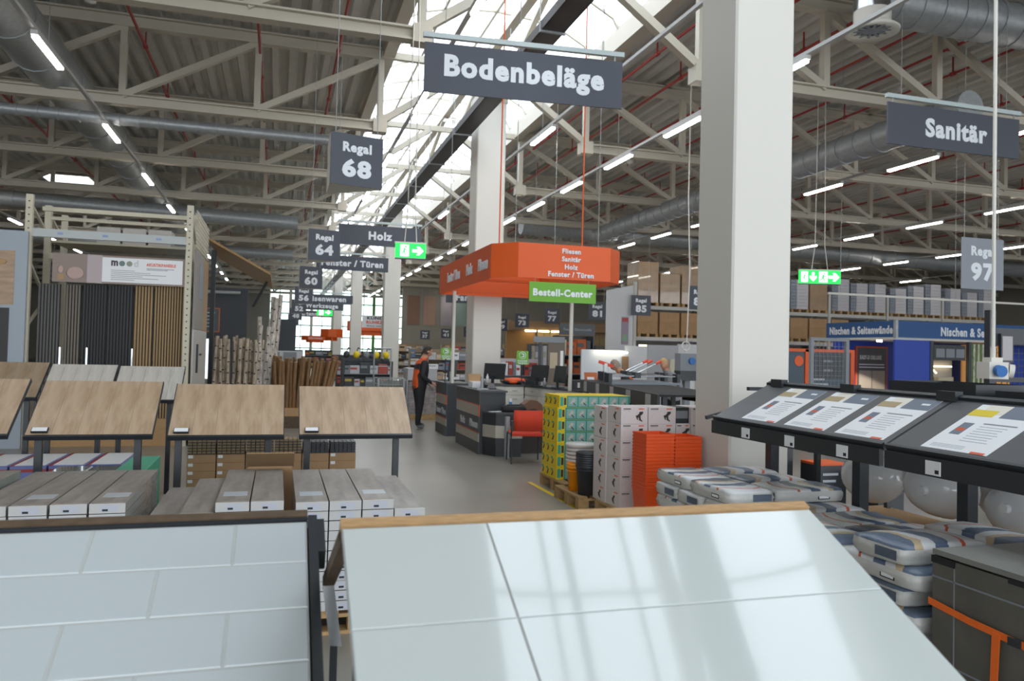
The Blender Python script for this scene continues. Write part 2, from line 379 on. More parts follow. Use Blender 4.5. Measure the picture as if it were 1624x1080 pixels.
# ------------------------------------------------------------------ glazed facade at the far end
GREENF = mat('green_frame', '#5d9a4a', .5)
GLASS = bpy.data.materials.new('clear_glass'); GLASS.use_nodes = True; nt = GLASS.node_tree
p_ = nt.nodes['Principled BSDF']; tb = nt.nodes.new('ShaderNodeBsdfTransparent'); tb.inputs[0].default_value = (.86, .93, .9, 1)
mx = nt.nodes.new('ShaderNodeMixShader'); mx.inputs[0].default_value = .08; p_.inputs['Roughness'].default_value = .05
nt.links.new(tb.outputs[0], mx.inputs[1]); nt.links.new(p_.outputs[0], mx.inputs[2]); nt.links.new(mx.outputs[0], nt.nodes['Material Output'].inputs[0])
for i in range(8):
    x0, x1 = -1+2*i, 1+2*i
    wn = tag(MB().box(x0, x1, YF+.1, YF+.12, .3, 7.2).build('window_%d' % (i+1), GLASS), 'tall bright facade window', kind='structure')
    for x in (x0, x1-.14): MB().box(x, x+.14, YF-.05, YF+.2, .3, 7.2).build('window_frame', GREENF if i > 2 else BEIGE, wn)
    MB().box(x0+.96, x0+1.04, YF-.03, YF+.18, .3, 7.2).build('mullion', GREENF if i > 4 else BEIGE, wn)
    for z in (1.5, 2.6, 3.7, 4.8, 5.9): MB().box(x0+.14, x1-.14, YF-.04, YF+.19, z-.06, z+.06).build('transom', GREENF if i > 3 else GREYP, wn)
# ------------------------------------------------------------------ hanging signs
def hang_wires(t, pts, z_from, z_to):
    for x, y in pts: MB().cyl((x, y, z_from), (x, y, z_to), .005, n=4).build('hanging_wire', GALV, t)
def dept_sign(txt, x0, x1, y, z0, z1, rz, label, cat='sign', fs=.42, tx=0, group='hanging department signs', rail=True):
    w_ = x1-x0; h = z1-z0; t = thing('department_sign', label, cat, ((x0+x1)/2, y, z0), rz, group)
    MB().box(-w_/2, w_/2, -.012, .012, 0, h).build('panel', SIGN, t)
    if rail:
        MB().box(-w_/2-.02, w_/2+.02, -.03, .03, h+.06, h+.12).build('rail', mat('sign_rail', '#b9c4c4', .4), t)
        for s in (-1, 1): MB().box(s*w_*.46-.01, s*w_*.46+.01, -.006, .006, h, h+.06).build('clip', GALV, t)
        hang_wires(t, [(-w_*.4, 0), (w_*.4, 0)], h+.12, 7.96-z0)
    lettering(txt, LET, t, (tx, -.014, h*.5), height=None, width=fs, bold=.045)
    return t
dept_sign('Bodenbeläge', 1.615, 4.19, 9.35, 4.9, 5.52, R(-5), 'large slate hanging sign reading Bodenbeläge above the middle aisle', fs=2.08)
dept_sign('Sanitär', 8.2, 10.63, 9.0, 4.8, 5.4, 0, 'slate hanging sign reading Sanitär at the upper right', fs=1.14, tx=.02)
dept_sign('Holz', 1.5, 3.82, 22, 4.57, 5.14, 0, 'slate hanging sign reading Holz beside the exit sign', fs=.66)
dept_sign('Fenster / Türen', 1.2, 3.76, 28.5, 4.47, 4.99, 0, 'slate hanging sign reading Fenster Türen below Holz', fs=2.2)
dept_sign('Eisenwaren', 1.0, 3.45, 39, 3.83, 4.24, 0, 'far slate hanging sign reading Eisenwaren', fs=1.8)
dept_sign('Werkzeuge', 1.1, 3.45, 45, 3.75, 4.15, 0, 'far slate hanging sign reading Werkzeuge', fs=1.8)
dept_sign('Gartenmöbel', .9, 3.3, 52, 3.6, 4.0, 0, 'farthest slate hanging sign reading Gartenmöbel', fs=2.0)
dept_sign('Farben', 7.6, 9.9, 36.5, 3.95, 4.5, 0, 'slate hanging sign reading Farben behind the canopy', fs=1.3)
def regal(no, x, y, zc, s, label, m=SIGN, two=True):
    rz_ = R(13) if two else 0
    t = thing('aisle_number_sign', label, 'sign', (x, y, zc-s*.48), rz_, 'aisle number signs'); h = s*.95
    MB().box(-s/2, s/2, -.01, 0, 0, h).build('front_panel', m, t)
    if two:
        MB().prism([(-s/2, 0), (s/2, 0), (s/2, s*.1), (-s/2+s*.25, s*1.05)], 0, .012).build('underside', WHITE, t)
        MB().prism([(-s/2, 0), (-s/2+.01, 0), (-s/2+s*.25+.01, s*1.05), (-s/2+s*.25, s*1.05)], .012, h).build('side_panel', WHITE, t)
    lettering('Regal', LET, t, (0, -.012, h*.72), width=s*.55, bold=.045); lettering(str(no), LET, t, (0, -.012, h*.34), height=h*.36, width=s*.56, bold=.05)
    hang_wires(t, [(-s*.4, .02), (s*.4, .02)], h, 7.96-zc+s*.48)
WORDS = {68:'sixty-eight',64:'sixty-four',60:'sixty',56:'fifty-six',52:'fifty-two',48:'forty-eight',44:'forty-four',40:'forty',36:'thirty-six',
         89:'eighty-nine',85:'eighty-five',81:'eighty-one',77:'seventy-seven',73:'seventy-three',69:'sixty-nine',37:'thirty-seven',41:'forty-one',45:'forty-five',49:'forty-nine'}
for no, y, zc in ((68, 8.9, 3.83), (64, 15.1, 3.64), (60, 21.3, 3.54), (56, 27.5, 3.45), (52, 33.7, 3.36), (48, 39.9, 3.28), (44, 46.1, 3.2), (40, 52.3, 3.1), (36, 58.5, 3.0)):
    regal(no, .775 if no != 68 else .785, y, zc, .61, 'slate aisle number sign reading Regal %s, %s from the viewer in the left line' % (WORDS[no], ORDL[(68-no)//4]))
for no, y, zc in ((89, 18.35, 3.25), (85, 21.85, 3.22), (81, 25.3, 3.2), (77, 30, 3.18), (73, 34.1, 3.12), (69, 37.6, 3.02)):
    regal(no, 10.7, y, zc, .66, 'slate aisle number sign reading Regal %s before the right racks' % WORDS[no], two=False)
regal(97, 10.5, 9.5, 3.26, .84, 'pale grey aisle sign reading Regal 97 at the far right', SIGN2, False)
for k, no in enumerate((37, 41, 45, 49)): regal(no, 9.1+k*.86, 50-k*2.5, 2.62+.08*k, .62, 'tiny far slate aisle sign reading Regal %s' % WORDS[no], two=False)
def exit_sign(loc, rz, w_, h, label, arrows):
    t = thing('exit_sign', label, 'exit sign', loc, rz, 'green exit signs')
    MB().box(-w_/2, w_/2, -.04, .04, 0, h).build('light_box', EXITG, t); MB().box(-w_/2-.01, w_/2+.01, -.05, .05, h, h+.02).build('cap', WHITE, t)
    MB().box(-w_/2, w_/2, -.05, .05, -.015, 0).build('base_trim', GREYP, t)
    def man(x, s):
        d = MB().box(x-s*.32, x+s*.32, -.046, -.041, h*.1, h*.9); d.build('door_symbol', EXITW, t)
        MB().cyl((x+s*.08, -.052, h*.77), (x+s*.08, -.046, h*.75), s*.08, n=8).bar((x, -.049, h*.66), (x-s*.05, -.049, h*.42), .004, s*.12).bar((x-s*.05, -.049, h*.42), (x+s*.12, -.049, h*.2), .004, s*.08)\
            .bar((x-s*.05, -.049, h*.42), (x-s*.24, -.049, h*.26), .004, s*.08).bar((x, -.049, h*.62), (x+s*.2, -.049, h*.5), .004, s*.07).build('running_figure', EXITG, t)
    def arrow(x, s, down):
        pts = [(-.45, .12), (.02, .12), (-.12, .34), (.1, .34), (.44, 0), (.1, -.34), (-.12, -.34), (.02, -.12), (-.45, -.12)]
        if down: pts = [(b, -a) for a, b in pts]
        M_ = Matrix.Translation((x, -.041, h*.5)) @ Matrix.Rotation(R(90), 4, 'X') @ Matrix.Scale(s, 4)
        MB().prism(pts, 0, .012, M_).build('arrow', EXITW, t)
    for kind, x, s in arrows:
        man(x, s) if kind == 'm' else arrow(x, s, kind == 'd')
    for x in (-w_*.2, w_*.2): MB().tube([(x, 0, h), (x*.6, 0, h+.5), (x*.4, 0, 7.96-loc[2])], .008, 5).build('cable', WHITE, t)
exit_sign((1.68, 10.5, 2.945), R(-6), .41, .195, 'green lit exit sign with right arrow below the Holz sign', [('m', -.08, .18), ('r', .1, .17)])
exit_sign((10.25, 13, 3.2), R(-18), .8, .26, 'green lit exit sign with two arrows right of the big column', [('m', -.31, .2), ('d', -.14, .2), ('m', .06, .26), ('r', .27, .24)])
exit_sign((2.6, 48, 3.55), 0, .9, .42, 'far green lit exit sign by the facade windows', [('m', -.2, .4), ('r', .2, .36)])
# thin conduit rail right of the second exit sign
t = thing('conduit_rail', 'thin pale conduit rail hung level before the pallet racks', 'rail', (10.45, 13, 3.02)); MB().bar((0,0,0),(8, 0, -.02), .04).build('rail', WHITE, t)
hang_wires(t, [(.3, 0), (3.2, 0), (6.5, 0)], 0.02, 4.92)
# ------------------------------------------------------------------ orange order centre canopy
cn = thing('order_center_canopy', 'orange hanging canopy ring lettered Fliesen Sanitär Holz above the counters', 'canopy', (4.3, 13.8, 2.53))
ring = [(3.2,16.05),(3.2,11.92),(3.54,11.55),(5.1,11.55),(5.42,11.9),(5.42,16.05)]
P0 = [(x-4.3, y-13.8) for x, y in ring]
n = len(P0)
ORM = [ORANGE]
for i in range(n):
    a, b = Vector(P0[i]+(0,)), Vector(P0[(i+1) % n]+(0,)); d = (b-a).normalized(); nn = Vector((-d.y, d.x, 0))*.02
    poly = [a[:2], b[:2], (b+nn)[:2], (a+nn)[:2]]
    MB().prism(poly, .34, .89).build('fascia_panel', ORANGE, cn)
for i, (s, z) in enumerate((('Fliesen', .79), ('Sanitär', .665), ('Holz', .54), ('Fenster / Türen', .42))):
    lettering(s, LET, cn, (.12, -2.262, z), height=.08 if i != 3 else .085, bold=.03)
for s, y, wd in (('Fenster / Türen', .95, 1.1), ('Holz', -.35, .45), ('Fliesen', -1.3, .62)):
    lettering(s, LET, cn, (-1.112, y-.1, .61), width=wd, height=.2, rot=(R(90), 0, R(-90)), bold=.045)
gs = thing('order_center_sign', 'green sign reading Bestell-Center hung before the orange canopy', 'sign', (4.28, 11.52, 2.5), R(0))
MB().box(-.56, .56, -.01, .01, 0, .31).build('panel', GREEN, gs); lettering('Bestell-Center', LET, gs, (0, -.012, .15), width=1.0, bold=.045)
hang_wires(gs, [(-.45, .04), (.45, .04)], .28, .4)
MB().cyl((-.95, -1.8, .89), (-.95, -1.8, 5.2), .012, n=6).build('orange_cable', ORANGE, cn); MB().cyl((.4, -2.0, .89), (.4, -2.0, 5.2), .012, n=6).build('orange_cable', ORANGE, cn)
MB().cyl((-.98, 1.3, -1.48), (-.98, 1.3, .35), .035, n=10).build('support_pipe', WHITE, cn); MB().cyl((.55, -1.2, -1.48), (.55, -1.2, .35), .035, n=10).build('support_pipe', WHITE, cn)
MB().box(-1.0, 1.0, 1.28, 1.32, .34, .38).box(-1.1, 1.1, -1.22, -1.18, .34, .38).build('cross_bar', ORANGE, cn)
for x, y in ((-.8, -2.2), (.6, -2.2), (1.0, 1), (-1, 1.8)): MB().cyl((x, y, .89), (x, y, 5.2), .006, n=4).build('hanging_wire', GALV, cn)
# ------------------------------------------------------------------ foreground tile boards
def frame_rot(o, ang): o.rotation_euler = (ang, 0, 0)
tb_ = thing('tile_display_board', 'sloped display board of large glossy white wall tiles in the foreground', 'display board', (0, 1.2, 1.445)); frame_rot(tb_, R(26.6))
MB().box(.106, .925, -.86, .0, -.028, -.009).build('backing_board', WOODE, tb_); MB().box(.098, .93, .0, .018, -.028, .006).build('top_ledge', WOODE, tb_)
MB().box(.1, .928, -.86, -.002, -.009, .0015).build('grout_bed', GROUT, tb_)
for r_ in range(4):
    for x0, x1 in ((.101, .3225), (.3255, .927)):
        MB().bbox(x0, x1, -.2*(r_+1)+.0012-.003, -.2*r_-.0012-.003, -.004, .004, .0007).build('tile', TILE, tb_)
stand = thing('tile_stand_frame', 'black steel stand with brown rear arms under the large glossy tiles', 'stand', (0, 1.2, 0))
MB().box(.12, .16, -.06, -.02, 0, 1.38).build('leg', BLACK, stand); MB().box(.87, .91, -.06, -.02, 0, 1.38).build('leg', BLACK, stand)
MB().box(.125, .14, .5, .515, 0, 1.15).build('leg', BLACK, stand); MB().box(.87, .91, .55, .59, 0, 1.08).build('leg', BLACK, stand)
q = Matrix.Translation((0, .008, 1.452)) @ Matrix.Rotation(R(-25.4), 4, 'X')
MB().box(.098, .118, 0, .43, -.03, -.006, q).build('rear_arm', WOODD, stand); MB().box(.9, .92, 0, .43, -.03, -.006, q).build('rear_arm', WOODD, stand)
MB().bar((.14, -.01, .25), (.14, .56, .25), .03).build('stretcher', BLACK, stand)
MB().add([(.093,.3,1.272),(.114,.3,1.272),(.131,.3,1.157),(.11,.3,1.16),(.093,.303,1.272),(.114,.303,1.272),(.131,.303,1.157),(.11,.303,1.16)], [(0,1,2,3),(4,5,6,7),(0,1,5,4),(2,3,7,6),(1,2,6,5),(3,0,4,7)]).build('silver_strip', CHROME, stand)
tl = thing('tile_display_board', 'sloped display board of small white brick-bond tiles in the left foreground', 'display board', (0, 1.6, 1.37)); frame_rot(tl, R(27.2))
MB().box(-1.15, .066, -.72, .0, -.03, -.012).build('backing_board', WOODD, tl)
MB().box(-1.15, .066, .0, .006, -.012, .0085).build('top_trim', BLACK, tl); MB().box(-1.15, .066, .006, .024, -.03, .012).build('top_ledge', WOODD, tl)
MB().box(-1.14, .064, -.72, -.002, -.012, .0022).build('grout_bed', GROUT, tl)
for r_ in range(6):
    off = -.068 if r_ % 2 == 0 else -.191
    xs = [.064]; x = off
    while x > -1.13: xs.append(x); x -= .246
    xs.append(-1.138)
    for a, b in zip(xs[:-1], xs[1:]): MB().bbox(b+.0018, a-.0018, -.113*(r_+1)+.0018-.003, -.113*r_-.0018-.003, -.005, .004, .0016).build('tile', TILE2, tl)
MB().box(.067, .084, -.72, .012, -.04, .008).build('side_rail', BLACK, tl); MB().box(.084, .098, -.09, .004, -.04, .004).build('corner_bracket', BLACK, tl)
st = thing('tile_stand_frame', 'black steel stand under the brick-bond tile board', 'stand', (0, 1.6, 0))
for x in (-1.1, .04):
    MB().box(x-.02, x+.02, -.08, -.04, 0, 1.27).build('leg', BLACK, st); MB().box(x-.02, x+.02, -.6, -.56, 0, 1.0).build('leg', BLACK, st)
MB().box(-1.1, .04, -.07, -.05, .2, .24).build('stretcher', BLACK, st)
# ------------------------------------------------------------------ laminate display boards
def lam_board(x0, x1, yt, zt, yb, zb, m, label, posts=True, tagx=.1):
    L = math.hypot(yt-yb, zt-zb); ang = math.atan2(zt-zb, yt-yb); w_ = x1-x0
    t = thing('laminate_display_board', label, 'display board', (x0, yb, 0), 0, 'laminate sample boards')
    M_ = Matrix.Translation((0, 0, zb)) @ Matrix.Rotation(ang, 4, 'X')
    nP = 5
    bo = MB().box(.004, w_-.004, 0, L, -.02, -.002, M_).build('panel', BLACK, t)
    for k in range(nP):
        a = .006+(w_-.012)*k/nP; b = .006+(w_-.012)*(k+1)/nP
        mb = MB(); mb.box(-(b-a)/2+.0006, (b-a)/2-.0006, 0, L-.005, -.0, .004)
        o = mb.build('plank', m, t); o.matrix_local = M_ @ Matrix.Translation(((a+b)/2, .002, 0))
    MB().box(0, .006, -.01, L, -.025, .006, M_).build('edge_strip', DARK, t); MB().box(w_-.006, w_, -.01, L, -.025, .006, M_).build('edge_strip', DARK, t)
    MB().box(0, w_, -.02, 0, -.03, .008, M_).build('front_rail', BLACK, t)
    if posts:
        for x in (.07, w_-.12): MB().box(x-.025, x+.025, .1, .15, 0, zb+.06).build('post', BLACK, t)
        tg = MB().box(tagx-.055, tagx+.055, .012, .06, .012, .03, M_).build('tag_holder', BLACK, t)
        MB().box(tagx-.05, tagx+.05, .016, .056, .03, .032, M_).build('price_card', PAPER, t)
    return t
lam_board(.18, 1.1, 7.02, 1.365, 6.5, 1.0, OAK, 'rightmost pale oak laminate board beside the open aisle')
lam_board(-.8, .066, 7.02, 1.375, 6.5, 1.0, OAK, 'pale oak laminate board in front of the brown stakes')
lam_board(-1.77, -.9, 7.02, 1.39, 6.5, 1.01, OAK, 'pale oak laminate board before the two white boards')
lam_board(-2.75, -1.87, 7.02, 1.4, 6.5, 1.02, OAK, 'pale oak laminate board cut by the left frame edge')
lam_board(-1.755, -1.05, 10, 1.43, 9.5, 1.07, WHITEOAK, 'white laminate board, right one of the pair behind')
lam_board(-2.46, -1.775, 10, 1.44, 9.5, 1.08, WHITEOAK, 'white laminate board, left one of the pair behind')
lam_board(-3.4, -2.48, 10, 1.455, 9.5, 1.09, OAKD, 'brown oak laminate board in the rear row at left')
# ------------------------------------------------------------------ pallets
def pallet_tree(w_, d):
    t = thing('wooden_pallet', 'x', 'pallet')
    k = max(5, round(w_/.17))
    slat = MB().box(0, .105, 0, d, .122, .144).mesh('deck_board', PALLET)
    for i in range(k): inst('deck_board', slat, t, (i*(w_-.105)/(k-1), 0, 0))
    st_ = MB().box(0, w_, 0, .1, .1, .122).mesh('stringer_board', PALLET); blk = MB().box(0, .12, 0, .1, .022, .1).mesh('block', PALLET)
    bt = MB().box(0, w_, 0, .1, 0, .022).mesh('bottom_board', PALLET)
    for y in (0, d/2-.05, d-.1):
        inst('stringer_board', st_, t, (0, y, 0)); inst('bottom_board', bt, t, (0, y, 0))
        for x in (0, w_/2-.06, w_-.12): inst('block', blk, t, (x, y, 0))
    return t
PT = {}
def pallet(x, y, w_, d, label, z=0, group='wooden pallets'):
    k = (w_, d)
    if k not in PT: t = pallet_tree(w_, d); PT[k] = t; t.location = (x, y, z); tag(t, label, None, group); return t
    return dup(PT[k], (x, y, z), 0, label, group)
# ------------------------------------------------------------------ laminate packs
PACKTOP = wood_planks('pack_print', '#8f8882', '#7c756e', '#a09a94')
PACKEND = mat('pack_end', '#b9b9b8', .35)
PLAB = mat('pack_label', '#b3b7c2', .4)
pk = thing('laminate_pack', 'x', 'flooring pack')
pm = MB(); pm.box(.003, .19, 0, 1.25, 0, .054); pm.build('carton', mat('pack_shrink', '#a3a19d', .25, coat=.5, noise=(6, .12)), pk)
MB().box(.003, .19, .03, 1.25, .054, .0552).build('top_print', PACKTOP, pk)
MB().box(.003, .19, -.0015, .0, 0, .055).build('end_face', PACKEND, pk)
MB().box(.06, .15, -.0025, -.0015, .008, .046).build('end_label', PLAB, pk); MB().box(.07, .1, -.0035, -.0025, .012, .024).build('barcode', INK, pk)
pk2 = copy_tree(pk); MB().box(.03, .17, .2, .34, .0552, .0562).build('top_label', mat('pack_top_label', '#b5bdc6', .35), pk2)
first = {'a': True, 'b': True}
def put_pack(x, y, z, label, group, b=False):
    o = pk2 if b else pk; key = 'b' if b else 'a'
    if first[key]: first[key] = False; o.location = (x, y, z); tag(o, label, None, group)
    else: dup(o, (x, y, z), 0, label, group)
def pack_pallet(xs, hs, y, where, marks=(), ynear=0):
    x0 = min(xs); pallet(x0-.005, y, round(max(xs)-x0+.2, 2), 1.25, 'wooden pallet under the laminate packs %s' % where)
    for ci, (x, h) in enumerate(zip(xs, hs)):
        for k in range(h):
            top = k == h-1
            lb = 'laminate pack %s, %s column, %s from the bottom' % (where, ORDL[ci], ORDL[k])
            put_pack(x, y+random.uniform(-.006, .006), .144+k*.0595, lb, 'laminate packs %s' % where, top and ci in marks)
pack_pallet([.125, .32, .515, .71], [11, 11, 11, 10], 4.78, 'below the rightmost oak board', (0, 2))
pack_pallet([-.715, -.52, -.325, -.13], [9, 10, 11, 11], 4.84, 'below the second oak board', (2,))
pack_pallet([-1.6, -1.4, -1.2, -1.0], [11, 11, 11, 11], 4.92, 'below the third oak board', (1, 3))
pack_pallet([-2.5, -2.3, -2.1, -1.9], [11, 11, 11, 11], 5.0, 'at the left frame edge', (3,))
o = tag(MB().box(-.12, .05, 6.12, 6.5, .0, .78).build('carton_flap', CARD), 'opened brown carton standing behind the packs', 'carton')
bpy.data.objects.remove(o)
t = thing('open_carton', 'opened brown carton with raised lid behind the laminate packs', 'carton', (-.03, 6.3, 0)); MB().box(-.16, .16, -.12, .12, 0, .8).build('body', CARD, t); MB().box(-.17, .17, -.01, 0, 0, .22, Matrix.Translation((0, -.1, .8)) @ Matrix.Rotation(R(55), 4, 'X')).build('lid', CARD2, t)
# ------------------------------------------------------------------ right: info sheet shelf
sh = thing('info_sheet_shelf', 'long black sloped shelf with product info sheets above the cement bags', 'shelf', (3.4, 0, 0))
ang = math.atan2(.26, .5); Ls = math.hypot(.26, .5)
MS = Matrix.Translation((0, 0, 1.23)) @ Matrix.Rotation(-ang, 4, 'Y')       # local x runs up the slope, y along the shelf
SLOPE = mat('anthracite_panel', '#4b4d50', .45)
for y0, y1 in ((3.72, 5.57), (1.9, 3.70)):
    MB().box(0, Ls, y0, y1, -.02, 0, MS).build('sloped_panel', SLOPE, sh)
    MB().box(-.02, 0, y0, y1, -.03, .012, MS).build('front_lip', BLACK, sh)
    MB().box(-.03, .0, y0+.01, y1-.01, 1.1, 1.2).build('label_rail', BLACK, sh)
MB().box(Ls, Ls+.03, 1.9, 5.57, -.03, .02, MS).build('back_lip', BLACK, sh)
for y in (5.42, 4.6, 3.75, 2.9): MB().box(.47, .53, y-.07, y+.07, 1.48, 1.54).build('back_clip', BLACK, sh)
TAN = mat('sheet_tan', '#a89772', .6); SLATE = mat('sheet_slate', '#6d7684', .6); REDP = mat('sheet_red', '#c8512c', .6); LGREY = mat('sheet_grey_text', '#b0b4ba', .6); CREAM = mat('sheet_cream', '#ddd9cc', .6); YEL = mat('sheet_yellow', '#d8c22a', .6)
def sheet(yc, wd, first):
    t = MB().box(.035, Ls-.03, yc-wd/2, yc+wd/2, .0005, .002, MS).build('info_sheet', PAPER, sh)
    u0, u1 = .035, Ls-.03
    MB().box(u1-.13, u1, yc-wd/2, yc+wd*.02, .002, .003, MS).build('slate_header', SLATE, t)
    MB().box(u1-.1, u1, yc+wd*.02, yc+wd*.36, .002, .003, MS).build('cream_header', CREAM, t)
    MB().box(u1-.13, u1-.06, yc+wd*.12, yc+wd/2, .003, .0034, MS).build('tan_print', YEL if first else TAN, t)
    MB().box(u1-.07, u1-.05, yc-wd*.4, yc-wd*.25, .003, .0034, MS).build('logo_print', PAPER, t)
    MB().box(u0+.16, u0+.29, yc+wd*.22, yc+wd*.38, .002, .003, MS).build('bag_picture', SLATE, t); MB().box(u0+.2, u0+.23, yc+wd*.24, yc+wd*.36, .003, .0034, MS).build('picture_stripe', REDP, t)
    MB().box(u0+.29, u0+.302, yc-wd*.38, yc+wd*.1, .002, .0026, MS).build('headline', GREYP, t)
    for k in range(7): MB().box(u0+.26-.026*k, u0+.267-.026*k, yc-wd*.3+.01*(k % 3), yc+wd*.1, .002, .0026, MS).build('text_line', LGREY, t)
    for k in range(3): MB().box(u0+.05-.013*k, u0+.055-.013*k, yc-wd*.1, yc+wd*.4, .002, .0026, MS).build('text_line', LGREY, t)
    MB().box(u0, u0+.018, yc-wd*.45, yc-wd*.25, .002, .003, MS).build('footer_logo', ORANGED, t)
    tg = MB().box(-.034, -.03, yc-.05+.06, yc+.05+.06, 1.11, 1.185).build('price_tag', PAPER, sh); MB().box(-.036, -.034, yc+.02, yc+.045, 1.12, 1.14).build('price_print', INK, tg)
for i, (y, wd) in enumerate(((5.02, .42), (4.5, .42), (3.98, .42), (3.28, .42), (2.6, .42))): sheet(y, wd, i == 3)
for y in (5.78, 4.72, 3.8, 2.6):
    MB().box(.66, .74, y-.04, y+.04, 0, 1.5).build('upright', BLACK, sh); MB().bar((.68, y, 1.35), (.05, y, 1.2), .03).build('bracket', BLACK, sh)
    MB().box(.45, .7, y-.02, y+.02, 1.43, 1.46).build('top_bracket', BLACK, sh)
# clutter on the shelf behind the info panel
for i, (y, z, w_, h, c, lb) in enumerate(((4.9, 1.5, .5, .12, BLACK, 'low black bin behind the info shelf'), (4.15, 1.5, .5, .16, BLACK, 'black open bin of foil bags behind the info shelf'), (3.6, 1.5, .3, .13, BLACK, 'black bin with blue bags near the hanging socket'))):
    pass
bt = thing('shelf_back_rack', 'black shelf behind the info sheets carrying small bins', 'shelf', (4.6, 0, 0))
MB().box(-.3, .5, 2.2, 5.6, 1.38, 1.41).build('top_shelf', BLACK, bt); MB().box(-.3, .5, 2.2, 5.6, .42, .45).build('low_shelf', WOODE, bt)
for y in (5.5, 2.3):
    for x in (-.26, .46): MB().box(x-.02, x+.02, y-.02, y+.02, 0, 1.41).build('post', BLACK, bt)
def bin_(x, y, w_, d, h, lb, bags):
    t = thing('storage_bin', lb, 'bin', (x, y, 1.412), 0, 'black bins behind the info sheets')
    MB().box(-w_/2, w_/2, -d/2, d/2, 0, .01).build('bottom', BLACK, t)
    for a in ((-w_/2, -w_/2+.01, -d/2, d/2), (w_/2-.01, w_/2, -d/2, d/2), (-w_/2+.01, w_/2-.01, -d/2, -d/2+.01), (-w_/2+.01, w_/2-.01, d/2-.01, d/2)): MB().box(*a, .01, h).build('side', BLACK, t)
bin_(4.6, 4.35, .5, .75, .16, 'long black bin behind the second info sheet', 0); bin_(4.62, 3.55, .5, .6, .13, 'black bin under the hanging socket box', 0); bin_(4.62, 2.85, .5, .6, .13, 'black bin with orange baskets at the right edge', 0)
FOIL = mat('foil_bag', '#b8bcc0', .25, .3); BLUEB = mat('blue_bag', '#4a9ccc', .4)
def crumple(x, y, z, s, m, lb):
    t = MB(); 
    for k in range(4): t.blob((random.uniform(-s,s)*.4, random.uniform(-s,s)*.6, s*.35+random.uniform(0,s*.3)), s*.5, s*.6, s*.35, 6, 4)
    o = t.build('plastic_bag', m); o.location = (x, y, z); tag(o, lb, 'bag', 'small plastic bags in the bins')
crumple(4.55, 4.2, 1.43, .14, FOIL, 'crumpled silver foil bag in the long black bin'); crumple(4.6, 3.65, 1.425, .1, BLUEB, 'light blue plastic bag in the bin under the socket'); crumple(4.6, 3.4, 1.425, .11, FOIL, 'clear plastic bag in the bin under the socket'); crumple(4.6, 2.95, 1.425, .1, BLUEB, 'blue plastic bag in the right edge bin')
for k in range(3):
    t = thing('wire_basket', 'orange wire basket on the black shelf, %s of three' % ORDL[k], 'basket', (4.98, 3.1-.22*k, 1.412), 0, 'orange wire baskets')
    for z in (0.02, .06, .1): MB().tube([(-.1,-.09,z),(.1,-.09,z),(.1,.09,z),(-.1,.09,z),(-.1,-.09,z)], .005, 5).build('ring', ORANGE, t)
    for x in (-.1, 0, .1): MB().tube([(x,-.09,.1),(x,-.09,.003),(x,.09,.003),(x,.09,.1)], .004, 4).build('wire', ORANGE, t)
# hanging socket box
t = thing('hanging_socket_box', 'white hanging power socket box with blue outlet on a pale cable', 'socket box', (6.78, 6, 1.56))
MB().prism([(-.2,-.12),(.05,-.2),(.2,-.08),(.2,.1),(-.1,.18)], 0, .22).build('housing', WHITE, t)
MB().prism([(-.12,-.08),(.04,-.12),(.12,-.04),(.12,.06),(-.06,.1)], .22, .28).build('top_cap', WHITE, t)
MB().cyl((-.1,-.17,.11), (-.13,-.26,.1), .075, n=14).build('outlet', mat('socket_blue', '#1d63a8', .4), t); MB().cyl((.14,-.12,.11),(.19,-.16,.1), .09, n=14).build('cover_disc', WHITE, t)
MB().cyl((0,0,.28),(0,0,.42), .035, n=10).build('cable_gland', WHITE, t); [setattr(c_, 'scale', (.7, .7, .75)) for c_ in t.children]; MB().cyl((0,0,.3),(0,0,6.39), .018, n=8).build('cable', WHITE, t)
# ------------------------------------------------------------------ cement bags
BAGM = bpy.data.materials.new('printed_bag'); BAGM.use_nodes = True; nt = BAGM.node_tree; p_ = nt.nodes['Principled BSDF']; p_.inputs['Roughness'].default_value = .35
tc = nt.nodes.new('ShaderNodeTexCoord'); sx = nt.nodes.new('ShaderNodeSeparateXYZ'); nt.links.new(tc.outputs['Object'], sx.inputs[0])
nz = nt.nodes.new('ShaderNodeTexNoise'); nz.inputs['Scale'].default_value = 7; nt.links.new(tc.outputs['Object'], nz.inputs[0])
ad = nt.nodes.new('ShaderNodeMath'); ad.operation = 'MULTIPLY_ADD'; ad.inputs[1].default_value = .10; nt.links.new(nz.outputs[0], ad.inputs[0]); nt.links.new(sx.outputs[0], ad.inputs[2])
y2 = nt.nodes.new('ShaderNodeMath'); y2.operation = 'MULTIPLY'; nt.links.new(sx.outputs[1], y2.inputs[0]); nt.links.new(sx.outputs[1], y2.inputs[1])
a2 = nt.nodes.new('ShaderNodeMath'); a2.operation = 'MULTIPLY_ADD'; a2.inputs[1].default_value = 2.2; nt.links.new(y2.outputs[0], a2.inputs[0]); nt.links.new(ad.outputs[0], a2.inputs[2])
rp = nt.nodes.new('ShaderNodeValToRGB'); rp.color_ramp.interpolation = 'CONSTANT'
mr = nt.nodes.new('ShaderNodeMapRange'); mr.inputs[1].default_value = -.3; mr.inputs[2].default_value = .4; nt.links.new(a2.outputs[0], mr.inputs[0]); nt.links.new(mr.outputs[0], rp.inputs[0])
e = rp.color_ramp.elements; e[0].position = 0; e[0].color = lin('#5d6a7c'); e[1].position = .33; e[1].color = lin('#b5a384')
for pos, c in ((.4, '#c8cacb'), (.5, '#55657c'), (.64, '#c8cacb'), (.76, '#c25a3a'), (.79, '#c8cacb')): k = e.new(pos); k.color = lin(c)
